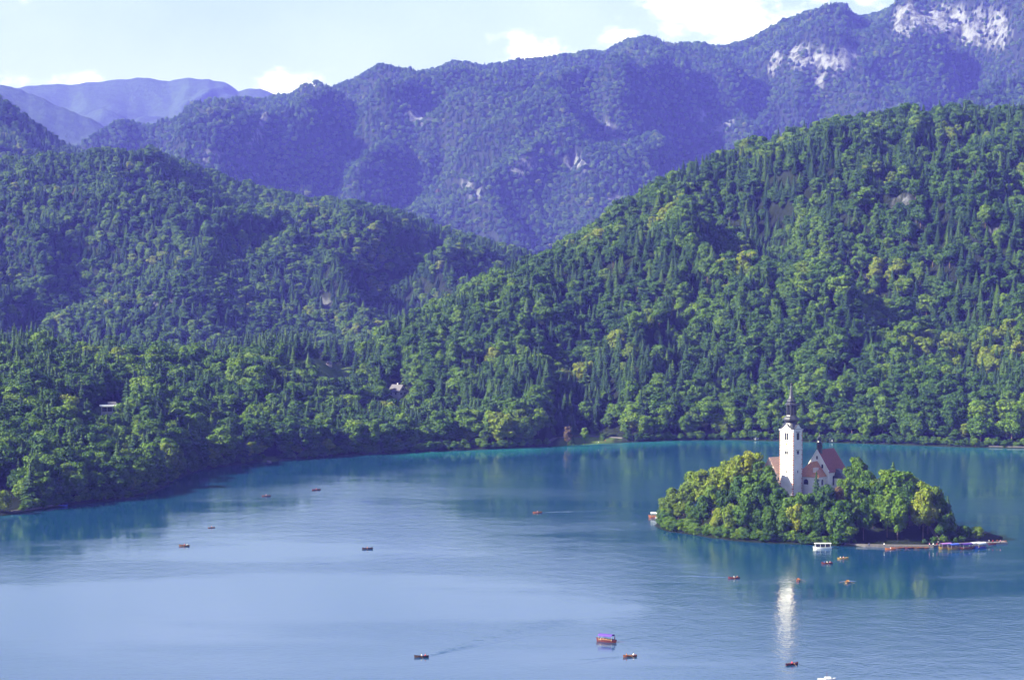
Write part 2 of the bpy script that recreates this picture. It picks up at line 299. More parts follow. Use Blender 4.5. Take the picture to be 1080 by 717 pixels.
# ------------------------------------------------------------------ terrain: hills as height fields over bearing and distance
def fbm(x, y, z=0., o=4): return mnoise.fractal(Vector((x, y, z)), 1.0, 2.0, o)
GENTLE_LEFT = {}                         # the hill whose left end is a smooth knoll
class Hill:
    def __init__(s, pxs, pys, Ys, foot, footz=0., expo=1.4, tree=18., gully=0., gl=220., rough=0., rocks=(), meadows=(), strip=None, seed=0, cliffs=()):
        s.cliffs = cliffs
        s.pxs, s.pys, s.cY, s.foot, s.footz, s.expo, s.tree = pxs, pys, Ys, foot, footz, expo, tree
        s.gully, s.gl, s.rough, s.rocks, s.meadows, s.strip, s.seed = gully, gl, rough, rocks, meadows, strip, seed
    def shoreY(s, px): return np.interp(px, s.foot[0], s.foot[1])
    def footY(s, px): return s.shoreY(px) + (np.interp(px, s.strip[0], s.strip[1]) if s.strip else 0)
    def crestY(s, px): return np.interp(px, s.Yp[0], s.Yp[1]) if 0 else np.interp(px, s.cY[0], s.cY[1])
    def pt(s, px, v):
        """v<0 is the level strip down to the shore, 0..1 the slope to the crest, beyond 1 the back"""
        fY, cYv = float(s.footY(px)), float(s.crestY(px)); py = float(np.interp(px, s.pxs, s.pys))
        fz = s.footz
        if v < 0:
            sY = float(s.shoreY(px)); Y = fY + v * (fY - sY); t = -v
            z = fz * (1 - t) + (.25 * t) if t < 1 else .25 - (t - 1) * 14
            return xat(px, Y), Y, z
        Y = fY + v * (cYv - fY); x = xat(px, Y)
        zc = zat(py, cYv) - s.tree + s.rough * fbm(px * .045, 3.3, s.seed, 3)
        sh = 1 - (1 - v) ** s.expo if v <= 1 else 1 - .8 * (v - 1) ** 1.3
        z = fz + (zc - fz) * sh
        for (c0, cw, vc, A) in s.cliffs:
            g = math.exp(-((px - c0) / cw) ** 4)
            if g > .01 and v < 1:
                vv = vc + .012 * fbm(px * .06, 8.8, s.seed, 3); u = max(0., min(1., (v - vv) / .014 + .5)); z += A * g * u * u * (3 - 2 * u) * (1 - v) / (1 - vc)
        if s.gully and 0 < v < 1.3:
            g = 1 - abs(fbm(x / s.gl + .35 * fbm(x / s.gl, Y / s.gl, 5., 2), Y / (s.gl * 2.6), s.seed, 4)) * 2
            z += s.gully * (.25 + .75 * min(1., max(0., (px - 370) / 130)) if s is GENTLE_LEFT.get('h') else 1.) * (g - .55) * 4 * min(v, .999) * (1 - min(v, .999)) * 1.2
        return x, Y, z
    def mask(s, px, py, spots, seed=0):
        m = 0.
        for (cx, cy_, rx, ry, a) in spots:
            dx, dy = px - cx, py - cy_; c, n = math.cos(R(a)), math.sin(R(a)); u, w = (dx * c + dy * n) / rx, (-dx * n + dy * c) / ry
            d = u * u + w * w
            if d < 2.2: m = max(m, 1.15 - d + .75 * fbm(px * .07, py * .07, 7.1 + seed, 4))
        return min(1., max(0., m))
    def mesh(s, name, m, p0, p1, npx, vs):
        V, F, RK, MD = [], [], [], []
        for j, v in enumerate(vs):
            for i in range(npx):
                px = p0 + (p1 - p0) * i / (npx - 1); x, Y, z = s.pt(px, v); q = proj(x, Y, z)
                rk = s.mask(q[0], q[1], s.rocks) if s.rocks and v < 1.15 else 0.; md = s.mask(q[0], q[1], s.meadows, 3) if s.meadows and v < 1.1 else 0.
                if rk > 0:
                    z += rk * 14 * fbm(x * .02, Y * .02, z * .03, 4); Y += rk * 10 * fbm(x * .03, 1., z * .05, 4)
                V.append((x, Y, z)); RK.append(min(1, rk * 1.8)); MD.append(min(1, md * 2.))
        for j in range(len(vs) - 1):
            for i in range(npx - 1): a = j * npx + i; F.append((a, a + 1, a + npx + 1, a + npx))
        me = mesh_of(name, V, F, (m,), True)
        for nm, arr in (('rock', RK), ('meadow', MD)):
            at = me.attributes.new(nm, 'FLOAT', 'POINT'); at.data.foreach_set('value', np.array(arr, dtype=np.float32))
        return tag(link(name, me), kind='structure')
    def scatter(s, p0, p1, sp, vmin, vmax, jit=.42, cull=None):
        """trees on a jittered grid of about sp metres: (px, v, x, y, z)"""
        out = []; ymid = float(np.mean([s.footY(p0), s.crestY(p1)])); dpx = sp / ymid * FPX; px = p0
        while px < p1:
            fY, cYv = float(s.footY(px)), float(s.crestY(px)); dv = sp / (cYv - fY); v = vmin + random.uniform(0, dv)
            while v < vmax:
                p, w = px + random.uniform(-jit, jit) * dpx, v + random.uniform(-jit, jit) * dv
                x, Y, z = s.pt(p, max(w, 0.002 if vmin >= 0 else -.9)); q = proj(x, Y, z)
                k = 1.0
                if s.rocks: k -= .95 * s.mask(q[0], q[1], s.rocks)
                if s.meadows: k -= 3 * s.mask(q[0], q[1] - 0, s.meadows, 3)
                if random.random() < k and not (cull and cull(q)): out.append((p, w, x, Y, z, q))
                z2_ = s.pt(p, v + dv)[2]; v += dv * sp / math.hypot(sp, max(0, z2_ - z - .35 * sp))
            px += dpx
        return out

SH_PX = [-200, -100, 0, 30, 60, 100, 130, 155, 170, 185, 210, 250, 280, 320, 360, 430, 500, 560, 582, 640, 700, 764, 830, 900, 960, 1010, 1080, 1160, 1260]
SH_PY = [558, 552, 544, 540, 535, 530, 527, 522, 515, 505, 496, 490, 487, 484, 481, 477.5, 474.5, 472, 470.5, 467.5, 465, 464, 465.5, 467.5, 469.5, 471.5, 473, 474, 476]
SHY = [yground(p) for p in SH_PY]
near = Hill([-200, 0, 20, 40, 60, 80, 130, 170, 200, 240, 270, 300, 330, 350, 372, 400, 450, 500, 540, 580, 620, 660, 700, 740, 800, 850, 900, 960, 1020, 1050, 1080, 1150, 1260],
            [356, 354, 350, 348, 352, 358, 364, 366, 366, 359, 356, 355, 357, 360, 362, 350, 321, 297, 277, 262, 239, 208, 186, 166, 143, 130, 120, 114, 109, 112, 115, 122, 140],
            ([-200, 0, 200, 370, 450, 600, 850, 1260], [1660, 1680, 1800, 1960, 2060, 2260, 2480, 2550]),
            (SH_PX, SHY), footz=1.4, expo=1.35, tree=17, gully=40, gl=185, rough=5,
            strip=([-200, 10, 25, 60, 75, 270, 280, 290, 300, 430, 445, 500, 520, 575, 584, 625, 655, 670, 900, 1000, 1050, 1100], [4, 8, 10, 10, 4, 4, 14, 14, 4, 4, 18, 18, 4, 4, 62, 62, 30, 5, 4, 4, 10, 10]),
            rocks=[(955, 215, 22, 7, 12), (912, 298, 12, 5, 20), (897, 277, 8, 4, -60), (1048, 243, 10, 5, 40), (885, 404, 6, 3, -20)],
            meadows=[(339, 390, 38, 11, 6), (374, 380, 9, 6, 0), (417, 416, 13, 10, 0), (118, 436, 20, 11, 0), (531, 412, 8, 7, 0), (1012, 463, 12, 4, 0), (617, 465, 36, 7, -3), (286, 484.5, 9, 3, 0)], seed=1.7)
def vlist(n, back=1.5, lo=()): return list(lo) + [i / n for i in range(n + 1)] + [1 + (back - 1) * k / 6 for k in range(1, 7)]
GENTLE_LEFT['h'] = near
near.mesh('wooded_hill', TM, -200, 1260, 300, vlist(90, 2.0, (-1.5, -1.0, -.9, -.5, -.02)))
left = Hill([-200, -60, 0, 30, 60, 90, 110, 150, 175, 200, 250, 300, 350, 400, 450, 500, 540, 570, 620, 700],
            [188, 172, 166, 163, 160, 158, 157, 157, 160, 166, 184, 199, 209, 215, 229, 246, 257, 266, 285, 310],
            ([-200, 700], [3750, 3550]), ([-200, 700], [2500, 2500]), footz=-10, expo=1.45, tree=17, gully=55, gl=240, rough=6,
            rocks=[(172, 318, 22, 5, 8), (300, 300, 10, 4, 0), (345, 322, 18, 5, 20), (150, 180, 10, 4, 0), (18, 330, 10, 6, 0)], seed=4.2)
left.mesh('wooded_hill', TM, -200, 700, 170, vlist(70))
outer = Hill([-300, -60, 0, 20, 40, 60, 85, 120, 200], [60, 82, 100, 114, 130, 142, 158, 176, 200], ([-300, 200], [5200, 5000]), ([-300, 200], [4200, 4200]), footz=40, tree=15, gully=50, gl=300, rough=5, seed=8.)
outer.mesh('wooded_hill', TM, -300, 200, 90, vlist(40))
back = Hill([-60, 60, 85, 105, 122, 150, 165, 185, 210, 230, 250, 280, 300, 330, 360, 385, 400, 420, 435, 455, 480, 500, 530, 545, 560, 580, 600, 640, 660, 680, 710, 720, 735, 770, 800, 830, 850, 870, 895, 920, 938, 952, 970, 1000, 1040, 1080, 1150, 1260],
            [190, 165, 152, 138, 125, 129, 133, 130, 112, 104, 102, 103, 99, 94, 88, 77, 73, 75, 77, 73, 66, 69, 71, 66, 63, 62, 59, 53, 46, 44, 51, 51, 50, 48, 38, 26, 20, 13, 15, 14, 8, 1, -4, -12, -18, -22, -30, -40],
            ([-60, 100, 300, 700, 1260], [6800, 7000, 8000, 8400, 7800]), ([-60, 300, 1260], [5200, 5000, 4700]), footz=20, expo=1.15, tree=13, gully=230, gl=620, rough=9,
            rocks=[(955, 22, 16, 24, 15), (985, 22, 24, 20, 10), (1022, 30, 26, 22, 15), (1052, 30, 14, 22, 0), (866, 66, 22, 13, 8), (893, 62, 17, 15, 0), (845, 62, 12, 14, -20), (818, 66, 7, 13, 20), (862, 84, 8, 8, 0), (646, 140, 6, 14, -25), (655, 149, 10, 6, 20), (606, 173, 14, 9, 10), (560, 172, 16, 5, 10), (582, 160, 10, 5, -20), (545, 183, 12, 4, 10), (440, 125, 16, 7, 20), (276, 128, 4, 14, 25), (268, 146, 9, 5, -30), (490, 196, 12, 4, 10), (505, 203, 9, 3, 0), (225, 164, 14, 4, 0), (648, 212, 9, 5, 0), (762, 133, 14, 6, -30), (740, 122, 6, 8, 0)], cliffs=[(868, 52, .80, 24), (1000, 66, .80, 38), (650, 16, .52, 45), (604, 18, .40, 35)], seed=12.4)
back.mesh('mountain', TM, -60, 1260, 430, sorted(set(vlist(130) + [.76 + .003 * k for k in range(30)] + [.50 + .004 * k for k in range(12)] + [.38 + .004 * k for k in range(12)])))
for c0_, v_ in ((868, .785), (868, .815), (1000, .785), (1000, .815), (650, .51), (650, .53), (604, .39), (604, .41)): print('cliff', c0_, v_, proj(*back.pt(c0_, v_)))
ridge = Hill([-200, -40, 0, 25, 60, 110, 150, 200, 300], [70, 80, 90, 96, 110, 132, 150, 165, 190], ([-200, 300], [10400, 10200]), ([-200, 300], [9000, 9000]), footz=200, expo=1.2, tree=0, gully=90, gl=500, rough=14, seed=20.)
ridge.mesh('far_mountain', TMF, -200, 300, 130, vlist(50))
far = Hill([-300, -60, 20, 40, 70, 100, 130, 145, 160, 180, 205, 222, 240, 252, 262, 275, 290, 330, 420], [95, 92, 92, 90, 90, 87, 85, 83, 82.5, 84, 82, 83, 87, 95, 93, 95, 99, 110, 130], ([-300, 420], [13500, 13500]), ([-300, 420], [11200, 11200]), footz=250, expo=1.2, tree=0, gully=140, gl=800, rough=16, seed=25.)
far.mesh('far_mountain', TMF, -300, 420, 190, vlist(60))

# ------------------------------------------------------------------ island ground
ISA, ISB, ISC = Vector((.786, -.618)), Vector((.618, .786)), Vector((143., 1146.))
ISL, ISW = 86., 60.
def isl(x, y):
    p = Vector((x, y)) - ISC; a, b = p.dot(ISA), p.dot(ISB)
    return a, b
def isl_r(x, y):
    a, b = isl(x, y); t = math.atan2(b, a)
    return math.sqrt((a / ISL) ** 2 + (b / ISW) ** 2) / (1 + .03 * math.sin(3 * t + .6) + .02 * math.sin(7 * t))
def isl_z(x, y):
    r = isl_r(x, y)
    if r > 1: return max(-3., -(r - 1) * 30)
    t = min(1., (1 - r) / .62)
    a, b = isl(x, y); k = 1 - .45 * max(0, min(1, (a - 45) / 40))
    return .5 + 16.0 * k * (t * t * (3 - 2 * t)) + .6 * fbm(x * .08, y * .08, 0, 3) * t
V, F = [], []; NR, NT = 30, 120
for j in range(NR + 1):
    for i in range(NT):
        t = 2 * math.pi * i / NT; rr = 1.12 * j / NR; p = ISC + ISA * (ISL * rr * math.cos(t)) + ISB * (ISW * rr * math.sin(t)); V.append((p.x, p.y, isl_z(p.x, p.y)))
for j in range(NR):
    for i in range(NT): a, b = j * NT + i, j * NT + (i + 1) % NT; F.append((a, b, b + NT, a + NT))
me = mesh_of('island_ground', V, F, (TM,), True); tag(link('island_ground', me), kind='structure')

# ------------------------------------------------------------------ water
def watermat():
    m, n, l, b = newmat('lake_water')
    g = n.new('ShaderNodeNewGeometry')
    at = n.new('ShaderNodeAttribute'); at.attribute_name = 'shallow'
    mx = n.new('ShaderNodeMix'); mx.data_type = 'RGBA'; l.new(at.outputs['Fac'], mx.inputs[0]); mx.inputs[6].default_value = (.004, .046, .105, 1); mx.inputs[7].default_value = (.03, .27, .27, 1)
    l.new(mx.outputs[2], b.inputs['Base Color']); b.inputs['IOR'].default_value = 1.33; b.inputs['Specular IOR Level'].default_value = .5
    def noise(sc, det, vec, rough=.5):
        z = n.new('ShaderNodeTexNoise'); z.inputs['Scale'].default_value = sc; z.inputs['Detail'].default_value = det; z.inputs['Roughness'].default_value = rough
        mp = n.new('ShaderNodeMapping'); mp.inputs['Scale'].default_value = vec; l.new(g.outputs['Position'], mp.inputs[0]); l.new(mp.outputs[0], z.inputs['Vector']); return z.outputs['Fac']
    # breeze: long streaks of ruffled and calm water lying across the lake
    br = noise(.0062, 7, (.50, 1.5, 1), .62); rr = n.new('ShaderNodeMapRange'); rr.interpolation_type = 'SMOOTHSTEP'; l.new(br, rr.inputs[0]); rr.inputs[1].default_value = .40; rr.inputs[2].default_value = .58
    st = n.new('ShaderNodeMath'); st.operation = 'MULTIPLY_ADD'; l.new(rr.outputs[0], st.inputs[0]); st.inputs[1].default_value = .30; st.inputs[2].default_value = .07
    cal = n.new('ShaderNodeMath'); cal.operation = 'SUBTRACT'; cal.inputs[0].default_value = 1.0; l.new(at.outputs['Fac'], cal.inputs[1])
    s2 = n.new('ShaderNodeMath'); s2.operation = 'MULTIPLY'; l.new(st.outputs[0], s2.inputs[0]); l.new(cal.outputs[0], s2.inputs[1])
    hs = noise(.55, 3, (1, .8, 1)); h2 = noise(.12, 2, (1, .7, 1)); ad = n.new('ShaderNodeMath'); ad.operation = 'MULTIPLY_ADD'; l.new(h2, ad.inputs[0]); ad.inputs[1].default_value = 1.6; l.new(hs, ad.inputs[2])
    bp = n.new('ShaderNodeBump'); bp.inputs['Distance'].default_value = .22; l.new(s2.outputs[0], bp.inputs['Strength']); l.new(ad.outputs[0], bp.inputs['Height']); l.new(bp.outputs[0], b.inputs['Normal'])
    ro = n.new('ShaderNodeMath'); ro.operation = 'MULTIPLY_ADD'; l.new(rr.outputs[0], ro.inputs[0]); ro.inputs[1].default_value = .07; ro.inputs[2].default_value = .06; l.new(ro.outputs[0], b.inputs['Roughness'])
    return m
WM = watermat()
V, F, SHL = [], [], []; nx, ny = 140, 150
for j in range(ny + 1):
    Y = 300 + (2000 - 300) * (j / ny) ** .8
    for i in range(nx + 1):
        px = -500 + 2080 * i / nx; x = xat(px, Y); V.append((x, Y, 0.))
        d = float(np.interp(px, SH_PX, SHY)) - Y; w = 70 + 45 * fbm(px * .012, 2., 0, 3); w *= 1.0 if px > 420 else .25
        SHL.append(max(0, min(1, 1 - d / max(6, w))) * (.30 if px < 420 else (.75 if px < 720 else .45)) * (.75 + .5 * fbm(px * .03, 5., 0, 3)))
for j in range(ny):
    for i in range(nx): a = j * (nx + 1) + i; F.append((a, a + 1, a + nx + 2, a + nx + 1))
me = mesh_of('lake_water', V, F, (WM,), True); at = me.attributes.new('shallow', 'FLOAT', 'POINT'); at.data.foreach_set('value', np.array(SHL, dtype=np.float32))
tag(link('lake_water', me), kind='structure')
# the valley floor under everything, out to the horizon
V = [(x, y, -9.) for x, y in ((-6900, -400), (6900, -400), (6900, 15800), (-6900, 15800))]
tag(link('valley_ground', mesh_of('valley_ground', V, [(0, 1, 2, 3)], (TMF,))), kind='structure')

# ------------------------------------------------------------------ woods on the slopes
ORD = 'first second third fourth fifth sixth seventh eighth ninth tenth eleventh twelfth thirteenth fourteenth fifteenth sixteenth seventeenth eighteenth nineteenth twentieth'.split()
def ordinal(k):
    if k < 20: return ORD[k]
    tens = ['', '', 'twenty', 'thirty', 'forty', 'fifty', 'sixty', 'seventy', 'eighty', 'ninety']; q = k + 1
    return {20: 'twentieth', 30: 'thirtieth', 40: 'fortieth', 50: 'fiftieth', 60: 'sixtieth'}.get(q) or tens[q // 10] + '-' + ORD[q % 10 - 1]
def pickkey(px, v, x, Y, zone):
    con = fbm(x * .006, Y * .006, 3. + zone, 3) * .7 + random.uniform(-.62, .62)
    lim = {0: .02, 1: .10, 2: .10}[zone]
    if zone == 0 and px < 380 and v > .6: lim = -.25
    if zone == 0 and px > 400: lim = .10
    if zone == 0 and v < .06: lim = .5
    if con > lim:
        return (random.choice(['c0', 'c0', 'c1', 'c2']), 'fir' if random.random() < .25 else 'spruce')
    t = fbm(x * .009, Y * .009, 9. + zone, 3) + random.uniform(-.5, .5) + (.12 if zone == 0 and px > 820 and v < .35 else 0)
    tone = 'yellow' if t > .70 else ('mid' if t > (.12 if zone == 0 and v > .12 else -.05) else 'dark')
    if random.random() < .001: tone = 'rust'
    return (random.choice(['b0', 'b1', 'b2', 'b3', 'b4']), tone)
cand = []
for (p, v, x, Y, z, q) in near.scatter(-60, 1140, 9.2, .002, 1.06):
    key = pickkey(p, v, x, Y, 0); con = key[0][0] == 'c'
    H = (random.uniform(15, 25) if con else random.uniform(13, 24)) * (.95 if p > 420 else 1.0)
    if 560 < p < 665 and v < .05: H *= .85
    cand.append(dict(px=p, v=v, x=x, y=Y, z=z, key=key, H=H, w=random.uniform(1.0, 1.4) if con else random.uniform(.85, 1.25), q=q))
# what stands before a house, a lawn or a meadow is kept low enough for it to be seen over the tops
for (x0, x1, lim, lo) in [(94, 134, 434, 476), (404, 433, 419, 454), (342, 352, 386, 420), (330, 373, 396, 430), (526, 536, 413, 440)]:
    keep = []
    for t in cand:
        if x0 < t['q'][0] < x1 and lim - 2 < t['q'][1] < lo:
            t['H'] = min(t['H'], (t['q'][1] - lim) / FPX * t['y'])
            if t['H'] < 3.5: continue
            if t['H'] < 9: t['w'] *= 1.4
        keep.append(t)
    cand = keep
# low growth at the water's edge
for px in [p_ + random.uniform(-2, 2) for p_ in list(range(20, 576, 5)) + list(range(662, 1110, 5))]:
    if 276 < px < 296: continue
    v = random.uniform(-.75, -.05); x, Y, z = near.pt(px, v)
    cand.append(dict(px=px, v=v, x=x, y=Y, z=z - .8, key=('b%d' % random.randrange(5), random.choice(['mid', 'dark', 'dark'])), H=random.uniform(4.5, 8), w=random.uniform(1.1, 1.6), q=proj(x, Y, z), bush=True))
for px in [p_ + random.uniform(-3, 3) for p_ in list(range(-40, 560, 9)) + list(range(662, 1100, 8))]:
    v = random.uniform(.004, .02); x, Y, z = near.pt(px, v); t_ = random.random()
    if 276 < px < 296: continue
    cand.append(dict(px=px, v=v, x=x, y=Y, z=z, key=('b%d' % random.randrange(5), 'yellow' if t_ > .8 else ('mid' if t_ > .3 else 'dark')), H=random.uniform(8, 14), w=random.uniform(1.1, 1.5), q=proj(x, Y, z)))
for k in range(45):
    px = random.choice([random.uniform(436, 515), random.uniform(-20, 420), random.uniform(660, 1090), random.uniform(660, 1090)]); v = random.uniform(-.95, -.1)
    if 276 < px < 296: continue
    x, Y, z = near.pt(px, v); cand.append(dict(px=px, v=v, x=x, y=Y, z=z, key=('b%d' % random.randrange(5), random.choice(['mid', 'dark', 'dark'])), H=random.uniform(4, 8), w=random.uniform(1.0, 1.4), q=proj(x, Y, z), bush=True))
# how much of each tree shows past those in front of it
cand.sort(key=lambda t: t['y']); cover = np.zeros((720, 1240), bool)
for t in cand:
    sc = FPX / t['y']; con = t['key'][0][0] == 'c'
    r = (.13 * t['H'] if con else .31 * t['H']) * t['w'] * sc; cx, yb = t['q'][0] + 60, t['q'][1]; yt = yb - t['H'] * sc
    y0, y1, x0, x1 = int(max(0, yt)), int(min(719, yb - .12 * (yb - yt))), int(max(0, cx - r)), int(min(1239, cx + r + 1))
    t['vis'] = 0
    if y1 <= y0 or x1 <= x0: continue
    yy, xx = np.mgrid[y0:y1, x0:x1]
    if con: ins = np.abs(xx - cx) <= r * (yy - yt) / (yb - yt) + .5
    else: ins = ((xx - cx) / r) ** 2 + ((yy - (yt + yb) / 2) / ((yb - yt) / 2)) ** 2 <= 1
    t['vis'] = int((ins & ~cover[y0:y1, x0:x1])[:, max(0, 60 - x0):].sum()); cover[y0:y1, x0:x1] |= ins
cand = [t for t in cand if not (t['px'] < 13 and t['v'] < .10)]
br = sorted([t for t in cand if t['key'][0][0] == 'b' and not t.get('bush')], key=lambda t: -t['vis'])[:232] + [t for t in cand if t.get('bush') and t['vis'] >= 40]
cn = sorted([t for t in cand if t['key'][0][0] == 'c'], key=lambda t: -t['vis'])[:285]
solo = {id(t) for t in br + cn if t['vis'] >= 40}
def section(px):
    for hi, nm in [(62, 'by the bright willow'), (150, 'by the white flat-roofed house'), (215, 'beyond the white flat-roofed house'), (258, 'between house and lawn jetty'), (315, 'by the lawn jetty'), (385, 'by the small meadow'), (445, 'by the grey gabled house'), (520, 'behind the reedy shore'), (575, 'beside the lawn cove'), (665, 'over the lawn cove'), (760, 'right of the lawn cove'), (820, 'left of the bell tower'), (905, 'behind the church'), (985, 'behind the island end'), (2000, 'by the right frame edge')]:
        if px < hi: return nm
def bandname(v): return "at the water's edge" if v < .03 else ('low' if v < .16 else ('halfway up' if v < .5 else ('high' if v < .86 else 'on the skyline')))
secs = {}
for t in cand:
    if id(t) in solo:
        kd = 'shrub' if t.get('bush') else ('spruce' if t['key'][0][0] == 'c' else 'broadleaf'); t['kd'] = kd
        secs.setdefault((kd, bandname(t['v']), section(t['q'][0])), []).append(t)
TONE = {'dark': 'dark green', 'mid': 'green', 'yellow': 'yellow-green', 'rust': 'rusty brown', 'spruce': 'dark', 'fir': 'lighter green'}
for (kd, bn, sec), L in secs.items():
    L.sort(key=lambda t: t['q'][0])
    for i, t in enumerate(L):
        big = 'tall ' if t['H'] > (24 if kd == 'spruce' else 19) else ('' if kd == 'shrub' or t['H'] > 15 else 'small ')
        pos = ('%s from the left' % ordinal(i)) if len(L) > 1 else 'only one there'
        t['label'] = '%s%s %s %s %s, %s' % (big, TONE[t['key'][1]], kd, bn, sec, pos)
        if len(t['label'].split()) > 15: t['label'] = '%s %s %s %s, %s' % (TONE[t['key'][1]], kd, bn, sec, pos)
        if len(t['label'].split()) > 15: t['label'] = '%s %s %s, %s' % (kd, bn, sec, pos)
rest = []
for t in cand:
    if id(t) in solo:
        o = plant(t['key'], (t['x'], t['y'], t['z'] - .3), t['H'], t['w'], None, t['label'], {'spruce': 'spruces on the near wooded shore', 'broadleaf': 'broadleaf trees on the near wooded shore', 'shrub': 'shrubs along the waterline'}[t['kd']])
        if t['kd'] == 'shrub': o.name = 'shoreline_shrub'; o['category'] = 'shrub'
    else: rest.append((t['x'], t['y'], t['z'] - .5, t['key'], t['H'], t['w']))

# ------------------------------------------------------------------ trees of the island, one by one: (px, top py, distance, shape, tone, width)
isl_trees = [
 (701, 521, 1192, 'b1', 'yellow', 1.0, 'leftmost tree of the island, low and yellow-green'), (710, 512, 1186, 'b0', 'yellow', 1.1, 'bright yellow-green tree second from the island left tip'),
 (716, 531, 1163, 'b1', 'yellow', 1.1, 'short yellow-green tree over the water behind the moored boats'), (722, 505, 1180, 'b2', 'mid', 1.0, 'tall green tree near the island left tip'),
 (731, 498, 1176, 'b3', 'yellow', 1.0, 'yellow-green tree rising in the left shoulder of the island'), (741, 487, 1168, 'b2', 'yellow', 1.1, 'tall yellow-topped tree marking the island left shoulder'),
 (729, 525, 1142, 'b4', 'mid', .9, 'green waterside tree fourth from the island left tip'), (742, 520, 1128, 'b0', 'dark', .95, 'dark green waterside tree under the yellow-topped tree'),
 (752, 508, 1140, 'b3', 'mid', 1.0, 'mid green tree halfway down the left slope'), (755, 493, 1162, 'b0', 'mid', 1.0, 'green tree on the left shoulder next to the yellow top'),
 (768, 483, 1158, 'b2', 'yellow', 1.25, 'tall ochre-tinged tree left of the island summit'), (778, 478, 1154, 'b0', 'yellow', 1.0, 'broad yellow-green tree topping the left woods'),
 (791, 477, 1156, 'b3', 'mid', 1.1, 'tall green tree highest in the woods left of the tower'), (801, 479, 1152, 'b2', 'mid', 1.1, 'tall narrow tree between summit woods and provost house'),
 (810, 486, 1138, 'b4', 'mid', 1.0, 'green tree in front of the provost house roof'), (757, 531, 1112, 'b4', 'yellow', .9, 'light green waterside tree in the left third'),
 (765, 509, 1122, 'b1', 'dark', .8, 'dark tree on the slope over the light waterside tree'), (772, 532, 1103, 'b3', 'mid', 1.0, 'green round waterside tree in the left third'),
 (780, 502, 1124, 'b4', 'dark', .95, 'dark olive tree in the middle of the left woods'), (786, 520, 1101, 'b0', 'dark', .9, 'dark tree right above the waterline, left woods'),
 (793, 501, 1120, 'b2', 'mid', 1.2, 'tall green tree in the heart of the left woods'), (800, 533, 1093, 'b1', 'dark', .8, 'dark spreading waterside tree below the provost house'),
 (806, 510, 1108, 'b3', 'dark', .9, 'blue-green dark tree left below the tower'), (815, 504, 1118, 'b0', 'mid', .9, 'green tree touching the tower left edge'),
 (813, 529, 1091, 'b4', 'mid', .85, 'green waterside tree left below the tower'), (822, 514, 1103, 'b2', 'dark', 1.0, 'dark tree hiding the tower foot'),
 (827, 537, 1087, 'b0', 'mid', .9, 'round waterside tree under the tower foot'), (832, 522, 1096, 'b4', 'mid', .9, 'green tree straight below the bell tower'),
 (841, 530, 1087, 'b1', 'yellow', .8, 'light green low tree just right below the tower'), (845, 518, 1097, 'b3', 'mid', .85, 'green tree before the orange-roofed porch wall'),
 (853, 533, 1084, 'b0', 'mid', .9, 'green waterside tree below the porch'), (857, 514, 1098, 'b2', 'dark', 1.0, 'dark narrow tree before the porch window'),
 (862, 502, 1104, 'c1', 'spruce', 1.1, 'pointed spruce standing in front of the porch roof'), (866, 530, 1083, 'b4', 'dark', .85, 'dark waterside tree behind the white tour boat'),
 (873, 513, 1096, 'b3', 'dark', .9, 'dark tree below the right end of the porch'), (878, 536, 1082, 'b1', 'mid', .8, 'low green tree over the bow of the tour boat'),
 (884, 511, 1098, 'b0', 'rust', .9, 'rusty-tinged tree beside the dark chapel roof'), (889, 527, 1083, 'b2', 'dark', 1.1, 'dark narrow tree by the water right of the tour boat'),
 (893, 505, 1106, 'b3', 'mid', .9, 'green tree below the apse eaves'), (904, 475, 1124, 'b2', 'mid', .9, 'tallest green tree just right of the church roof'),
 (897, 540, 1080, 'b4', 'mid', 1.0, 'small green tree at the left end of the quay'), (908, 484, 1120, 'b2', 'mid', 1.0, 'second tall tree right of the church roof'),
 (905, 512, 1096, 'b1', 'dark', .8, 'dark spreading tree below the tall pair'), (914, 496, 1112, 'b4', 'dark', .95, 'dark tree left of the red-roofed cottage'),
 (912, 530, 1085, 'b0', 'dark', .8, 'dark lower tree behind the left quay'), (928, 505, 1106, 'b3', 'dark', .9, 'dark tree right of the red-roofed cottage'),
 (922, 521, 1094, 'b2', 'mid', 1.0, 'green tree in front of the red-roofed cottage'), (936, 492, 1108, 'b2', 'mid', 1.1, 'slender yellowish tree in the right woods'),
 (943, 483, 1116, 'c1', 'fir', 1.5, 'feathery fir highest in the right woods'), (952, 489, 1104, 'b2', 'mid', 1.3, 'large bright tree in the middle of the right woods'),
 (937, 519, 1088, 'b3', 'mid', .9, 'pale green drooping tree over the row of rowing boats'), (948, 522, 1086, 'b4', 'mid', .8, 'green tree behind the stone steps foot'),
 (959, 505, 1098, 'b0', 'dark', .9, 'dark tree between the two bright crowns'), (971, 502, 1100, 'b1', 'yellow', .85, 'broad yellow-green crown in the right woods'),
 (980, 505, 1096, 'b3', 'yellow', .9, 'yellow-green tree next to the broad crown'), (975, 520, 1088, 'b0', 'yellow', .95, 'lower yellowish tree over the boat quay'),
 (990, 512, 1096, 'b0', 'mid', .9, 'green tree on the right slope above the stair wall'), (1001, 521, 1092, 'c0', 'spruce', 1.5, 'dark fir at the right end of the woods'),
 (1003, 533, 1090, 'b1', 'mid', .8, 'green tree lowest in the right woods'), (995, 539, 1086, 'b4', 'dark', .9, 'small dark tree behind the purple-canopied boat'),
 (1019, 551, 1090, 'b1', 'dark', 1.3, 'low dark round tree near the jetty'), (1033, 555, 1091, 'b1', 'yellow', 1.35, 'round bright green shrub-like tree next to the jetty'),
]
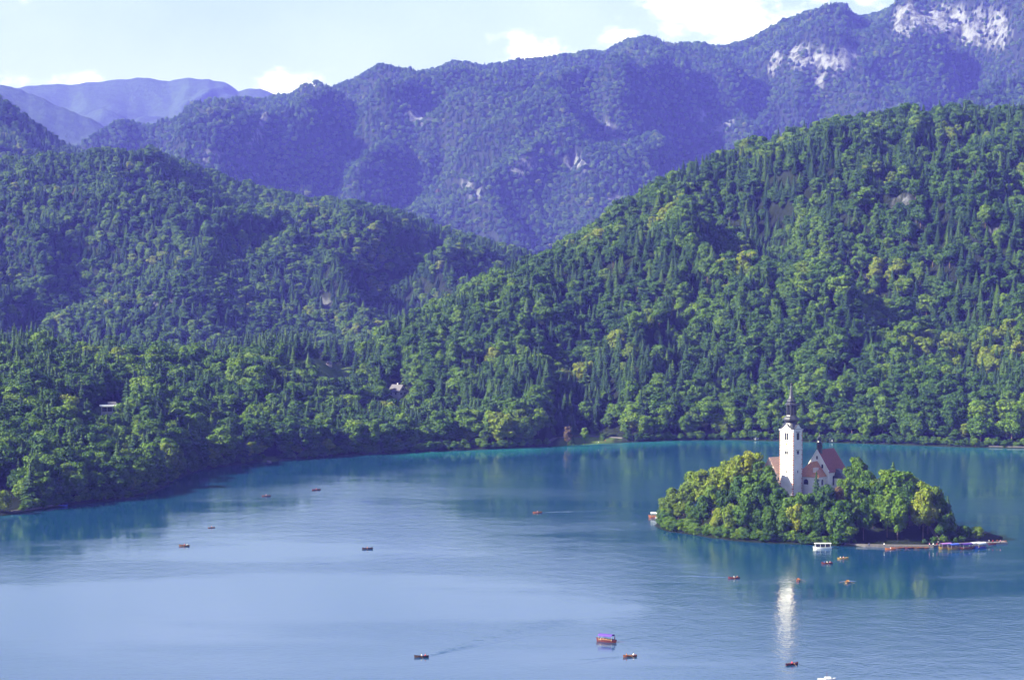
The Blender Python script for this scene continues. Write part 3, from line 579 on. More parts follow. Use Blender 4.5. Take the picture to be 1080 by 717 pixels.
for (px, ty, Y, sh, tone, w, lab) in isl_trees:
    while isl_r(xat(px, Y), Y) > .955 and Y < 1200 and px < 1012: Y += 1
    x = xat(px, Y); zb = max(.4, isl_z(x, Y)); H = max(4.5, zat(ty, Y) - zb); w *= .9; H *= random.choice([.96, 1, 1, 1.08, 1.15])
    if px < 800 and tone == 'mid' and random.random() < .4: tone = 'yellow'
    plant((sh, tone), (x, Y, zb - .3), H, w * (1.0 if H < 14 else .92), None, lab, 'trees on the church island')
# trees behind the summit, showing only their tops past the buildings
for (px, ty, Y, sh, tone, lab) in [(762, 490, 1185, 'b3', 'dark', 'dark tree behind the left shoulder'), (784, 484, 1178, 'b0', 'dark', 'dark tree behind the highest left crowns'), (812, 492, 1172, 'b4', 'dark', 'dark tree behind the provost house'),
                                   (918, 494, 1145, 'b2', 'mid', 'green tree behind the red-roofed cottage'), (965, 500, 1122, 'b0', 'mid', 'green tree behind the broad yellow-green crown'), (984, 512, 1112, 'b3', 'dark', 'dark tree behind the right end crowns')]:
    x = xat(px, Y); zb = max(.4, isl_z(x, Y)); plant((sh, tone), (x, Y, zb - .3), max(5, zat(ty, Y) - zb), 1., None, lab, 'trees on the church island')
# bushes along the island's waterline
k = 0
for i in range(120):
    a = math.pi * (.97 + 1.0 * i / 119); rr = 1.0
    p = ISC + ISA * (ISL * rr * math.cos(a)) * 1.0 + ISB * (ISW * rr * math.sin(a)); c = 1.
    lim_ = random.uniform(.93, .998)
    while isl_r(p.x, p.y) > lim_: c -= .005; p = ISC + (ISA * (ISL * math.cos(a)) + ISB * (ISW * math.sin(a))) * c
    q = proj(p.x, p.y, 0)
    if q[0] < 699 or (q[0] > 893 and random.random() < .75): continue
    o = plant((random.choice(['b1', 'b3', 'b4']), random.choice(['mid', 'dark', 'dark', 'mid'])), (p.x, p.y, isl_z(p.x, p.y) - (1.8 if q[0] < 890 else .5)), random.uniform(5.5, 9.) if q[0] < 890 else random.uniform(2.5, 4.5), random.uniform(1.1, 1.5), None,
              '%s low bush along the island waterline, counting from the left tip' % ordinal(k), 'bushes along the island waterline'); o.name = 'waterside_bush'; o['category'] = 'bush'; k += 1
# the bright willow at the lower left and lawn-cove trees
p = near.pt(6, -.4); plant(('willow', 'yellow'), (p[0] - 3, p[1] - 2, p[2]), 13.5, 1.0, .3, 'bright yellow-green weeping willow at the shore by the left frame edge')
for (px, py, ty, key, lab) in [(603, 469, 449, ('c1', 'spruce'), 'small pointed fir on the lawn of the cove, left one'), (617, 468.5, 448.5, ('b2', 'mid'), 'small rounded tree on the lawn of the cove'), (599, 469, 447, ('b2', 'rust'), 'thin purplish-brown tree beside the small fir on the cove lawn'), (636, 467.5, 456, ('b3', 'mid'), 'leaning shrub tree at the right end of the cove lawn')]:
    Y = yground(py, 1.4) + 6; plant(key, (xat(px, Y), Y, 1.2), zat(ty, Y) - 1.2, .9 if key[0][0] == 'c' else .8, None, lab)

# ------------------------------------------------------------------ far woods: one mass per hillside, repeating the crowns above
def forest(name, pts, label):
    me = bpy.data.meshes.new(name); me.from_pydata([p[:3] for p in pts], [], []); n = len(pts)
    def att(nm, tp, arr, f): a = me.attributes.new(nm, tp, 'POINT'); a.data.foreach_set(f, arr)
    present = [k for k in KEYS if k in CROWN_OBJ]
    idx = np.array([present.index(p[3]) if p[3] in present else 0 for p in pts], dtype=np.int32)
    att('kind_index', 'INT', idx, 'value')
    rot = np.zeros((n, 3), np.float32); rot[:, 2] = rng.uniform(0, 6.28, n); rot[:, :2] = rng.normal(0, .05, (n, 2)); att('turn', 'FLOAT_VECTOR', rot.ravel(), 'vector')
    hs = np.array([p[4] / (CHH if p[3][0][0] == 'c' else BH) for p in pts], np.float32); ws = hs * np.array([p[5] for p in pts], np.float32)
    att('size', 'FLOAT_VECTOR', np.stack([ws, ws, hs], 1).ravel(), 'vector')
    o = tag(link(name, me), label, 'forest', None, 'stuff')
    g = bpy.data.node_groups.new(name, 'GeometryNodeTree'); g.interface.new_socket('Geometry', in_out='INPUT', socket_type='NodeSocketGeometry'); g.interface.new_socket('Geometry', in_out='OUTPUT', socket_type='NodeSocketGeometry')
    gi = g.nodes.new('NodeGroupInput'); go = g.nodes.new('NodeGroupOutput'); J = g.nodes.new('GeometryNodeJoinGeometry')
    def named(nm, dt): a = g.nodes.new('GeometryNodeInputNamedAttribute'); a.data_type = dt; a.inputs[0].default_value = nm; return a.outputs[0]
    ki, tu, si = named('kind_index', 'INT'), named('turn', 'FLOAT_VECTOR'), named('size', 'FLOAT_VECTOR')
    for k, key in enumerate(present):
        if not (idx == k).any(): continue
        oi = g.nodes.new('GeometryNodeObjectInfo'); oi.transform_space = 'ORIGINAL'; oi.inputs['Object'].default_value = CROWN_OBJ[key]; oi.inputs['As Instance'].default_value = True
        cmp_ = g.nodes.new('FunctionNodeCompare'); cmp_.data_type = 'INT'; cmp_.operation = 'EQUAL'
        ints = [s_ for s_ in cmp_.inputs if s_.type == 'INT']; g.links.new(ki, ints[0]); ints[1].default_value = k
        ip = g.nodes.new('GeometryNodeInstanceOnPoints'); g.links.new(gi.outputs[0], ip.inputs['Points']); g.links.new(cmp_.outputs[0], ip.inputs['Selection'])
        g.links.new(oi.outputs['Geometry'], ip.inputs['Instance']); g.links.new(tu, ip.inputs['Rotation']); g.links.new(si, ip.inputs['Scale']); g.links.new(ip.outputs[0], J.inputs[0])
    g.links.new(J.outputs[0], go.inputs[0]); o.modifiers.new('woods', 'NODES').node_group = g
    return o
NPX, NPY = near.pxs, near.pys
def hidden_by_near(q): return q[1] > np.interp(q[0], NPX, NPY) + 16
LPX, LPY = left.pxs, left.pys
def hid_back(q): return hidden_by_near(q) or (q[0] < 590 and q[1] > np.interp(q[0], LPX, LPY) + 14)
def gather(h, p0, p1, sp, vmax, zone, cull, H, w):
    out = []
    for (p, v, x, Y, z, q) in h.scatter(p0, p1, sp, .002, vmax, cull=cull):
        key = pickkey(p, v, x, Y, zone); con = key[0][0] == 'c'
        out.append((x, Y, z - 1, key, random.uniform(*H) * (1.05 if con else 1), random.uniform(.95, 1.3) * w * (1.15 if con else 1)))
    return out
forest('hillside_forest', rest, 'dense mixed forest covering the wooded hill behind the island')
forest('hillside_forest', gather(left, -50, 640, 10.2, 1.05, 1, hidden_by_near, (12, 19), 1.05), 'mixed forest covering the rounded hill in the left middle distance')
forest('hillside_forest', gather(outer, -50, 120, 11.5, 1.05, 1, lambda q: hid_back(q), (12, 19), 1.1), 'forest covering the dark slope entering at the left frame edge')
forest('mountainside_forest', gather(back, -20, 1130, 12.5, 1.03, 2, hid_back, (11, 19), 1.2), 'hazy blue forest covering the long mountain under the cliffs')

# ------------------------------------------------------------------ church on the island
AX = R(-38)
cp = (xat(862.5, 1150), 1150, 15.8)
ch = thing('church', 'white church with steep maroon roof, small black turret and orange-roofed porch on the island', 'church', cp, AX)
EZ, RZ, HW, NL = 11.4, 21.2, 6.3, 15.5
b = MB()
b.add([(-HW, 0, -3), (HW, 0, -3), (HW, NL, -3), (3.2, NL + 5.5, -3), (-3.2, NL + 5.5, -3), (-HW, NL, -3), (-HW, 0, EZ), (HW, 0, EZ), (HW, NL, EZ), (3.2, NL + 5.5, EZ), (-3.2, NL + 5.5, EZ), (-HW, NL, EZ), (0, 0, RZ - .25)],
      [(0, 1, 7, 12, 6), (1, 2, 8, 7), (2, 3, 9, 8), (3, 4, 10, 9), (4, 5, 11, 10), (5, 0, 6, 11)])
b.build('wall', M['plaster'], ch)
b = MB(); o_ = .45; ez = EZ - .45
rv = [(-HW - o_, .12, ez), (HW + o_, .12, ez), (HW + o_, NL, ez), (3.5, NL + 6, ez), (-3.5, NL + 6, ez), (-HW - o_, NL, ez), (0, .12, RZ), (0, NL, RZ)]
b.add(rv + [(x, y, z - .3) for x, y, z in rv], [(1, 2, 7, 6), (2, 3, 7), (3, 4, 7), (4, 5, 7), (5, 0, 6, 7), (0, 1, 6), (9, 8, 13, 12, 11, 10), (0, 8, 9, 1), (1, 9, 10, 2), (2, 10, 11, 3), (3, 11, 12, 4), (4, 12, 13, 5), (5, 13, 8, 0)])
roof = b.build('roof', M['maroon'], ch)
b = MB(); 
for s in (-1, 1): b.tube((s * (HW + .3), -.14, EZ - .2), (0, -.14, RZ + .1), .22, .22, 4)
b.build('gable_trim', M['plaster'], ch)
b = MB(); b.lathe([(1.35, RZ - 2.2), (1.3, RZ + 2.6), (1.75, RZ + 2.8), (1.7, RZ + 3.1), (1.0, RZ + 3.6), (.75, RZ + 4.2), (1.15, RZ + 4.9), (1.1, RZ + 5.5), (.4, RZ + 6.2), (.12, RZ + 7.4), (.05, RZ + 8.2)], 8, 0, 2.2, R(22.5))
tur = b.build('turret', M['slate'], ch)
b = MB()
for a in range(4): t = a * math.pi / 2 + R(45 - 45); b.box(math.cos(t) * 1.27, 2.2 + math.sin(t) * 1.27, RZ + 1.3, .1, .75, 1.7, t)
b.build('louvre', M['browntimber'], tur)
def arched(bm_, x, y, z, w, h, nrm):                       # flat arched opening lying on a wall, nrm = '-y', '+x'
    n = 8; pts = [(-w / 2, 0), (w / 2, 0)] + [(w / 2 * math.cos(math.pi * i / n), h - w / 2 + w / 2 * math.sin(math.pi * i / n)) for i in range(n + 1)]
    vs = []
    for d in (0, .12):
        for (u, v) in pts: vs.append((x + u, y - d, z + v) if nrm == '-y' else (x + d, y + u, z + v))
    m = len(pts); bm_.add(vs, [tuple(range(m)), tuple(range(m, 2 * m))[::-1]] + [(i, (i + 1) % m, m + (i + 1) % m, m + i) for i in range(m)])
for y in (4.5, 9.): b = MB(); arched(b, HW, y, 4.5, 1.5, 4.6, '+x'); b.build('window', M['glass'], ch)
b = MB(); arched(b, 2.9, 0, EZ + 1.3, .9, 1.9, '-y'); b.build('window', M['glass'], ch)
b = MB(); arched(b, 0, 0, EZ + 5.4, .8, 1.6, '-y'); b.build('window', M['glass'], ch)
# porch with hipped orange roof before the gable
por = MB(); por.box(-.9, -3.6, 3.1, 11.6, 7.16, 12.2); pw = por.build('porch_wall', M['plaster'], ch)
b = MB(); pz = 9.25; x0, x1, y0 = -7.2, 5.4, -7.7
b.add([(x0, y0, pz), (x1, y0, pz), (x1, -.2, pz), (x0, -.2, pz), (-1.5, -3.6, 15.6), (.2, -.2, 16.0), (x0, y0, pz - .25), (x1, y0, pz - .25), (x1, -.2, pz - .25), (x0, -.2, pz - .25)],
      [(0, 1, 4), (1, 2, 5, 4), (3, 0, 4, 5), (2, 3, 5), (9, 8, 7, 6), (0, 6, 7, 1), (1, 7, 8, 2), (2, 8, 9, 3), (3, 9, 6, 0)])
b.build('porch_roof', M['orange'], ch)
b = MB(); b.box(2.4, -5.2, 11.2, 1.5, 2.6, 4.2); b.build('chimney', M['oldplaster'], ch)
b = MB(); arched(b, -1.6, -7.18, 5.4, 2.3, 2.5, '-y'); b.build('window', M['glass'], ch)
b = MB(); arched(b, 4.9, -3.4, 5.2, 1.5, 2.6, '+x'); b.build('window', M['glass'], ch)
b = MB(); b.box(8.6, 8.2, 2.2, 4.6, 6.4, 11.4); b.build('chapel_wall', M['plaster'], ch)
b = MB(); b.add([(6.35, 4.7, 7.9), (11.3, 4.7, 7.9), (11.3, 11.7, 7.9), (6.35, 11.7, 7.9), (6.35, 6.6, 12.2), (6.35, 9.8, 12.2), (8.2, 6.8, 11.4), (8.2, 9.6, 11.4)], [(0, 1, 6, 4), (1, 2, 7, 6), (2, 3, 5, 7), (4, 6, 7, 5), (3, 2, 1, 0), (0, 4, 5, 3)]); b.build('chapel_roof', M['slate'], ch)

# free-standing bell tower
tp = (xat(835, 1143), 1143, 14.)
bt = thing('bell_tower', 'tall white bell tower with red corner quoins and black onion spire beside the church', 'bell tower', tp, R(-41))
HS = 3.75; Z0 = -14.
b = MB(); b.box(0, 0, 15.5, HS * 2, HS * 2, 35); b.build('shaft', M['plaster'], bt)
b = MB(); b.box(0, 0, 33.15, HS * 2 + .7, HS * 2 + .7, .45); b.box(0, 0, 24.0, HS * 2 + .16, HS * 2 + .16, .25); b.build('cornice', M['plaster'], bt)
b = MB()
for (sx_, sy_) in ((-1, -1), (1, -1), (-1, 1), (1, 1)):
    for k in range(30):
        L = .42 if k % 2 else .75; b.box(sx_ * (HS - L / 2 + .06), sy_ * (HS - L / 2 + .06), -1 + k * 1.12, L, L, .74)
b.build('corner_quoins', M['quoin'], bt)
def tower_window(u, z, w, h, face, two):
    f = MB(); g = MB()
    def put(mb, uu, zz, ww, hh, d, t):
        if face == 0: mb.box(uu, -HS - d, zz, ww, t, hh)
        else: mb.box(HS + d, uu, zz, t, ww, hh)
    put(f, u, z, w + .7, h + .6, .05, .1)
    wn_ = f.build('window', M['plaster'], bt)
    for s in ((-1, 1) if two else (0,)): put(g, u + s * w * .27, z, w * (.42 if two else .9), h, .14, .1)
    g.build('opening', M['glass'], wn_)
    l_ = MB(); put(l_, u, z + h / 2 + .45, w + 1.1, .22, .16, .3); l_.build('lintel', M['slate'], wn_)
for face in (0, 1):
    tower_window(0, 30.1, 2.1, 3.3, face, True); tower_window(0, 23.4 - .9, 1.8, 1.6, face, True)
b = MB(); b.box(0, -HS - .05, 13.6, .5, .1, 1.2); b.build('slit_window', M['glass'], bt)
b = MB(); b.box(HS + .05, 0, 13.6, .1, .5, 1.2); b.build('slit_window', M['glass'], bt)
b = MB(); b.add(*(lambda vs: (vs, [tuple(range(10)), tuple(range(10, 20))[::-1]] + [(i, (i + 1) % 10, 10 + (i + 1) % 10, 10 + i) for i in range(10)]))([(.55 * math.cos(.628 * i), -HS - d, 26.6 + .55 * math.sin(.628 * i)) for d in (0, .14) for i in range(10)])); b.build('clock_face', M['gold'], bt)
# skirt roof with a curved gable over each face
b = MB(); e = HS + .45
ring = lambda h, z, n=16, oct_=0.: [((h * (1 - oct_) + h * .92 * oct_) * max(-1, min(1, (1.4142 if not oct_ else 1.2) * math.cos(2 * math.pi * i / n + math.pi / n * 0))), (h * (1 - oct_) + h * .92 * oct_) * max(-1, min(1, (1.4142 if not oct_ else 1.2) * math.sin(2 * math.pi * i / n))), z) for i in range(n)]
rs = [ring(e, 33.4), ring(HS * .93, 34.2, 16, .5), ring(3.0, 35.3, 16, .9), ring(2.5, 36.4, 16, 1.)]
vs = [p for r_ in rs for p in r_]; b.add(vs, [(k * 16 + i, k * 16 + (i + 1) % 16, (k + 1) * 16 + (i + 1) % 16, (k + 1) * 16 + i) for k in range(3) for i in range(16)] + [tuple(range(16))[::-1], tuple(range(48, 64))]); b.build('skirt_roof', M['slate'], bt)
for k in range(4):
    pb, sb = MB(), MB(); c, n_ = math.cos(k * math.pi / 2), math.sin(k * math.pi / 2); rotp = lambda x, y, z: (x * c - y * n_, x * n_ + y * c, z)
    prof = [(-2.9, 33.3), (2.9, 33.3), (2.3, 33.9), (1.3, 34.4), (.7, 35.2), (0, 35.7), (-.7, 35.2), (-1.3, 34.4), (-2.3, 33.9)]
    m_ = len(prof); vs = [rotp(u, -HS - .3, z) for u, z in prof] + [rotp(u, -1.2, z) for u, z in prof]
    pb.add(vs, [tuple(range(m_)), tuple(range(m_, 2 * m_))[::-1]] + [(i, (i + 1) % m_, m_ + (i + 1) % m_, m_ + i) for i in range(m_)])
    ped = pb.build('gable', M['plaster'], bt)
    vs = [rotp(u * 1.06, y, z + .12 + (.1 if i > 1 else 0)) for y in (-HS - .42, -1.25) for i, (u, z) in enumerate(prof[1:] + prof[:1])]
    sb.add(vs, [(i, i + 1, m_ + i + 1, m_ + i) for i in range(m_ - 1)]); sb.build('gable_coping', M['slate'], ped)
b = MB(); b.lathe([(2.9, 35.4), (2.6, 36.2), (3.1, 36.7), (3.75, 37.4), (3.8, 38.1), (3.3, 38.9), (2.6, 39.5), (2.45, 39.9)], 8, 0, 0, R(22.5)); on = b.build('onion_dome', M['slate'], bt)
b = MB(); b.lathe([(1.35, 39.9), (1.35, 44.6)], 8, 0, 0, R(22.5))
for i in range(8): t = R(22.5 + 45 * i); b.box(2.05 * math.cos(t), 2.05 * math.sin(t), 42.2, .55, .62, 4.8, t)
b.build('lantern', M['slate'], bt)
b = MB(); b.lathe([(2.3, 44.5), (2.95, 44.7), (2.9, 45.3), (2.0, 45.8), (2.3, 46.4), (1.9, 47.0), (1.35, 47.6), (1.05, 48.8), (.7, 51.0), (.38, 53.0), (.16, 53.8)], 8, 0, 0, R(22.5)); b.build('spire', M['slate'], bt)
b = MB(); b.lathe([(.1, 53.6), (.42, 53.9), (.5, 54.3), (.42, 54.7), (.1, 55.)], 10); b.tube((0, 0, 54.9), (0, 0, 57.0), .09); b.tube((-.65, 0, 56.1), (.65, 0, 56.1), .09); b.build('cross', M['slate'], bt)

def gable_house(name, label, cat, loc, rz, w, l, eave, ridge, wallm, roofm, over=.5, wins=(), chim=True, base=-4):
    h = thing(name, label, cat, loc, rz)
    b = MB(); b.add([(-w / 2, -l / 2, base), (w / 2, -l / 2, base), (w / 2, l / 2, base), (-w / 2, l / 2, base), (-w / 2, -l / 2, eave), (w / 2, -l / 2, eave), (w / 2, l / 2, eave), (-w / 2, l / 2, eave), (0, -l / 2, ridge - .2), (0, l / 2, ridge - .2)],
                    [(0, 1, 5, 8, 4), (2, 3, 7, 9, 6), (1, 2, 6, 5), (3, 0, 4, 7)]); b.build('wall', wallm, h)
    b = MB(); k = (ridge - eave) / (w / 2); t = .28
    for s in (-1, 1):
        A = [(s * (w / 2 + over), -l / 2 - over, eave - over * k), (s * (w / 2 + over), l / 2 + over, eave - over * k), (0, l / 2 + over, ridge), (0, -l / 2 - over, ridge)]
        b.add(A + [(x, y, z + t) for x, y, z in A], [(0, 1, 2, 3), (7, 6, 5, 4), (0, 4, 5, 1), (1, 5, 6, 2), (2, 6, 7, 3), (3, 7, 4, 0)])
    rf = b.build('roof', roofm, h)
    if chim: b = MB(); b.box(w * .2, l * .15, ridge + .1, .8, .8, 2.4); b.build('chimney', M['render'], rf)
    for (face, u, z, ww, hh) in wins:
        b = MB()
        if face == 'f': b.box(u, -l / 2 - .04, z, ww, .12, hh)
        else: b.box(w / 2 + .04 if face == 'r' else -w / 2 - .04, u, z, .12, ww, hh)
        b.build('window', M['glass'], h)
    return h
gable_house('provost_house', 'white house with faded orange-pink roof left of the bell tower', 'house', (xat(819.5, 1158), 1158, 15.), R(-50), 8.5, 9, 11.5, 17.8, M['oldplaster'], M['pinktile'], wins=[('f', -2.4, 8, 1.1, 1.8), ('f', 2.4, 8, 1.1, 1.8), ('r', -3, 8, 1.1, 1.8), ('r', 3, 8, 1.1, 1.8)])
gable_house('cottage', 'small red-roofed cottage half hidden by the trees right of the church', 'house', (xat(923, 1122), 1122, 13.), R(125), 8, 10, 8, 12.5, M['oldplaster'], M['redtile'], wins=[('f', -1.8, 5, 1, 1.6), ('f', 1.8, 5, 1, 1.6), ('l', 0, 5, 1, 1.6)])

# houses in the woods of the near shore
def hill_at(px, py, h):                                     # point on a hill's surface seen at px, py
    best = None
    for k in range(600):
        v = k / 600; x, Y, z = h.pt(px, v); q = proj(x, Y, z)
        if q[1] <= py: return x, Y, z
    return x, Y, z
x, Y, z = hill_at(115, 440, near)
fh = thing('flat_roofed_house', 'modern white flat-roofed house showing among the trees of the left shore', 'house', (x, Y, z - .5), R(12))
b = MB(); b.box(0, 3, 1.8, 9.6, 7, 10); b.build('wall', M['housewall'], fh)
b = MB(); b.box(0, 2.8, 7.2, 11.6, 9, .8); b.build('roof_slab', M['whitecanvas'], fh)
b = MB(); b.box(1.5, 3.8, 8.5, 5, 3, 1.8); b.build('roof_room', M['greyroof'], fh)
for u in (-3.6, 0, 3.6): b = MB(); b.box(u * .86, -.53, 5.2, 2.6, .1, 2.6); b.build('window', M['glass'], fh)
x, Y, z = hill_at(419, 420, near)
gable_house('lakeside_house', 'white house with steep grey gabled roof in the woods below the meadow', 'house', (x, Y + 4, z), R(48), 9, 11, 4.6, 9.6, M['housewall'], M['darkroof'], wins=[('f', -2, 3.2, 1.3, 1.6), ('f', 2, 3.2, 1.3, 1.6), ('f', 0, 6.6, 1.4, 1.6), ('l', -2.5, 3.2, 1.3, 1.6), ('l', 2.5, 3.2, 1.3, 1.6)])
x, Y, z = hill_at(347, 386, near)
gable_house('white_cabin', 'small white cabin at the top of the bright meadow', 'cabin', (x, Y, z), R(-25), 3, 4, 2., 3.6, M['oldplaster'], M['greyroof'], chim=False, wins=[('f', 0, 2, 1, 1.4)])
x, Y, z = hill_at(531, 414, near)
gable_house('forest_cabin', 'grey-purple roofed cabin alone in the woods above the cove', 'cabin', (x, Y, z - 1.6), R(60), 6, 7, 3.6, 6.4, M['browntimber'], M['greyroof'], chim=False, wins=[('f', 0, 2.4, 1, 1.4)])
for (px, py, lab, rz) in [(798, 462, 'tiny pale grey-roofed hut at the far waterline left of the tower', 20), (877, 464, 'tiny pale hut at the far waterline behind the church turret', -10)]:
    Y = float(np.interp(px, SH_PX, SHY)) + 3
    gable_house('boat_hut', lab, 'hut', (xat(px, Y), Y, .9), R(rz), 2.6, 3.2, 1.3, 2.7, M['housewall'], M['greyroof'], chim=False, wins=[('f', 0, .7, .7, .9)], over=.2, base=-1.5)
# shore works
def ribbon(name, pts, width, h, z, m, kind=None, label=None, cat=None):
    b = MB(); n = len(pts); vs = []
    for i, p in enumerate(pts):
        p = Vector((p[0], p[1])); d = (Vector(pts[min(n - 1, i + 1)][:2]) - Vector(pts[max(0, i - 1)][:2])).normalized(); nn = Vector((-d.y, d.x)) * width / 2
        zz = pts[i][2] if len(pts[i]) > 2 else z
        vs += [(p.x - nn.x, p.y - nn.y, zz), (p.x + nn.x, p.y + nn.y, zz), (p.x + nn.x, p.y + nn.y, zz - h), (p.x - nn.x, p.y - nn.y, zz - h)]
    fs = [(4 * i + a, 4 * i + (a + 1) % 4, 4 * i + 4 + (a + 1) % 4, 4 * i + 4 + a) for i in range(n - 1) for a in range(4)] + [(3, 2, 1, 0), (4 * n - 4, 4 * n - 3, 4 * n - 2, 4 * n - 1)]
    b.add(vs, fs); return tag(b.build(name, m), label, cat, None, kind)
def shore_pts(pxs, v, z): return [(near.pt(p, v)[0], near.pt(p, v)[1], z) for p in pxs]
ribbon('lakeside_path', shore_pts(range(12, 66, 6), -.45, 1.5), 2.6, .8, 1.5, M['stone'], 'structure')
ribbon('lakeside_path', shore_pts(range(580, 664, 6), -.12, 1.75), 3.0, .8, 1.7, M['stone'], 'structure')
ribbon('lakeside_path', shore_pts(range(990, 1034, 5), .012, 4.2), 2.4, 2.5, 4.2, M['stone'], 'structure')
ribbon('retaining_wall', shore_pts(range(1044, 1150, 8), -.7, 1.2), 1.2, 4, 1.2, M['stone'], None, 'low pale stone wall along the far waterline by the right frame edge', 'wall')
ribbon('lawn_jetty', [(*on_water(280, 485.6)[:2], .6), (*on_water(284, 487.3)[:2], .6)], 2.2, .5, .6, M['plank'], None, 'small wooden jetty below the bright lawn patch on the left shore', 'jetty')
ribbon('island_path', [(*on_water(p, q)[:2], 1.0) for p, q in ((893, 575), (915, 576.2), (940, 576.6), (960, 576.8), (985, 577), (1008, 575.5), (1022, 574))], 3.2, 2.4, 1.0, M['stone'], 'structure')
ribbon('island_jetty', [(*on_water(p, q)[:2], .8) for p, q in ((1016, 574), (1036, 573.6), (1062, 572.6))], 4.6, 1.2, .8, M['plank'], None, 'long plank jetty reaching out from the right tip of the island', 'jetty')
ribbon('boat_jetty', [(*on_water(p, q)[:2], .7) for p, q in ((700, 549), (694, 546))], 2.5, .8, .7, M['plank'], None, 'short jetty at the left tip of the island among moored boats', 'jetty')
# the stair that climbs from the quay into the trees
st = thing('stone_stairway', 'pale stone stairway with parapets climbing from the quay into the island trees', 'stairway')
b, pr = MB(), MB(); A = on_water(1000, 575.5, 0); A = Vector((A.x, A.y + 3)); B = Vector((xat(978, 1112), 1112)); N = 44
for k in range(N):
    t = (k + .5) / N; p = A.lerp(B, t); rz = math.atan2((B - A).y, (B - A).x); z = .9 + 11.4 * t
    b.box(p.x, p.y, z - .6, (B - A).length / N + .02, 4.2, 1.2, rz)
b.build('steps', M['stone'], st)
for s in (-1, 1):
    w = MB(); nn = Vector((-(B - A).y, (B - A).x)).normalized() * s * 2.4
    vs = []
    for P, z in ((A, .9), (B, 12.3)):
        for dz in (-1.2, 1.1):
            for dn in (-.18, .18): q = P + nn + nn.normalized() * dn; vs.append((q.x, q.y, z + dz))
    w.add(vs, [(0, 1, 3, 2), (4, 6, 7, 5), (0, 4, 5, 1), (2, 3, 7, 6), (0, 2, 6, 4), (1, 5, 7, 3)]); w.build('parapet', M['stone'], st)
ribbon('terrace_wall', [(xat(p, 1098), 1098 + (p - 955) * .12, z) for p, z in ((948, 9.), (956, 10.2), (964, 11.))], .8, 4, 9, M['stone'], None, 'pale terrace wall showing between the trunks over the quay', 'wall')

# ------------------------------------------------------------------ boats
def hullmesh(L, Wd, Hh, bow=.35, fine=.55, name='hull'):
    n = 13; V, F = [], []
    for i in range(n):
        t = -1 + 2 * i / (n - 1); x = t * L / 2
        w = Wd / 2 * (1 - max(0, t) ** 2.2 * .97) * (1 - (max(0, -t) ** 3) * fine); g = Hh + bow * (max(0, t) ** 2.2 + .35 * max(0, -t) ** 2)
        k = .12 * Hh
        V += [(x, -w, g), (x * .95, -w * .72, k - .25), (x * .95, w * .72, k - .25), (x, w, g), (x * .985, w * .86, g), (x * .93, w * .6, k + .02), (x * .93, -w * .6, k + .02), (x * .985, -w * .86, g)]
    for i in range(n - 1):
        for a in range(8): F.append((8 * i + a, 8 * i + (a + 1) % 8, 8 * i + 8 + (a + 1) % 8, 8 * i + 8 + a))
    F += [(0, 1, 2, 3, 4, 5, 6, 7)[::-1], tuple(8 * (n - 1) + a for a in range(8))]
    return mesh_of(name, V, F, (M['wood'],))
ROWH = hullmesh(4.8, 1.55, .50, .3); PLETH = hullmesh(7.6, 2.3, .75, .55, .7)
b = MB(); b.box(0, 0, .38, .28, 1.25, .06); SEATM = mesh_of('seat', b.v, b.f, (M['seatwood'],))
def oarmesh(s):
    b = MB(); b.tube((.2, s * .55, .62), (-.25, s * 2.5, .06), .035, .03, 5); b.box(-.3, s * 2.75, .03, .16, .6, .04); return mesh_of('oar', b.v, b.f, (M['seatwood'],))
OARS = [oarmesh(1), oarmesh(-1)]
b = MB(); n = 9; vs = []
for xx in (-2.6, 2.6):
    for d in (0, .06):
        for i in range(n): t = math.pi * i / (n - 1); vs.append((xx, 1.15 * math.cos(t), 2.15 + .42 * math.sin(t) + d))
fs = []
for i in range(n - 1): fs += [(i, i + 1, 2 * n + i + 1, 2 * n + i), (n + i, 3 * n + i, 3 * n + i + 1, n + i + 1), (i, n + i, n + i + 1, i + 1), (2 * n + i, 2 * n + i + 1, 3 * n + i + 1, 3 * n + i)]
fs += [(0, 2 * n, 3 * n, n), (n - 1, 2 * n - 1, 4 * n - 1, 3 * n - 1)]
b.add(vs, fs); b.box(0, 1.14, 2.02, 5.1, .04, .3); b.box(0, -1.14, 2.02, 5.1, .04, .3); CANM = mesh_of('canopy', b.v, b.f, (M['whitecanvas'],))
def postmesh(x, y): b = MB(); b.tube((x, y, .5), (x, y * 1.05, 2.2), .045, .045, 6); return mesh_of('canopy_post', b.v, b.f, (M['post'],))
POSTS = [postmesh(x, y) for x in (-2.5, 2.5) for y in (-1.05, 1.05)]
def benchmesh(s): b = MB(); b.box(0, s * .72, .52, 4.8, .36, .07); b.box(0, s * .93, .78, 4.8, .05, .4); return mesh_of('bench', b.v, b.f, (M['seatwood'],))
BENCH = [benchmesh(1), benchmesh(-1)]
def colored(o, m): o.material_slots[0].link = 'OBJECT'; o.material_slots[0].material = m; return o
def rowing_boat(loc, rz, label, hm, oars=True, group='rowing boats on the lake'):
    t = thing('rowing_boat', label, 'rowing boat', loc, rz, group); colored(link('hull', ROWH, t), M[hm])
    for x in (-1.3, .0, 1.2): link('seat', SEATM, t, (x, 0, 0))
    if oars:
        for o in OARS: link('oar', o, t)
    return t
def pletna(loc, rz, label, hm, cm, group='canopied boats'):
    t = thing('canopied_boat', label, 'tour boat', loc, rz, group); colored(link('hull', PLETH, t), M[hm]); colored(link('canopy', CANM, t), M[cm])
    for p in POSTS: link('canopy_post', p, t)
    for p in BENCH: link('bench', p, t)
    return t
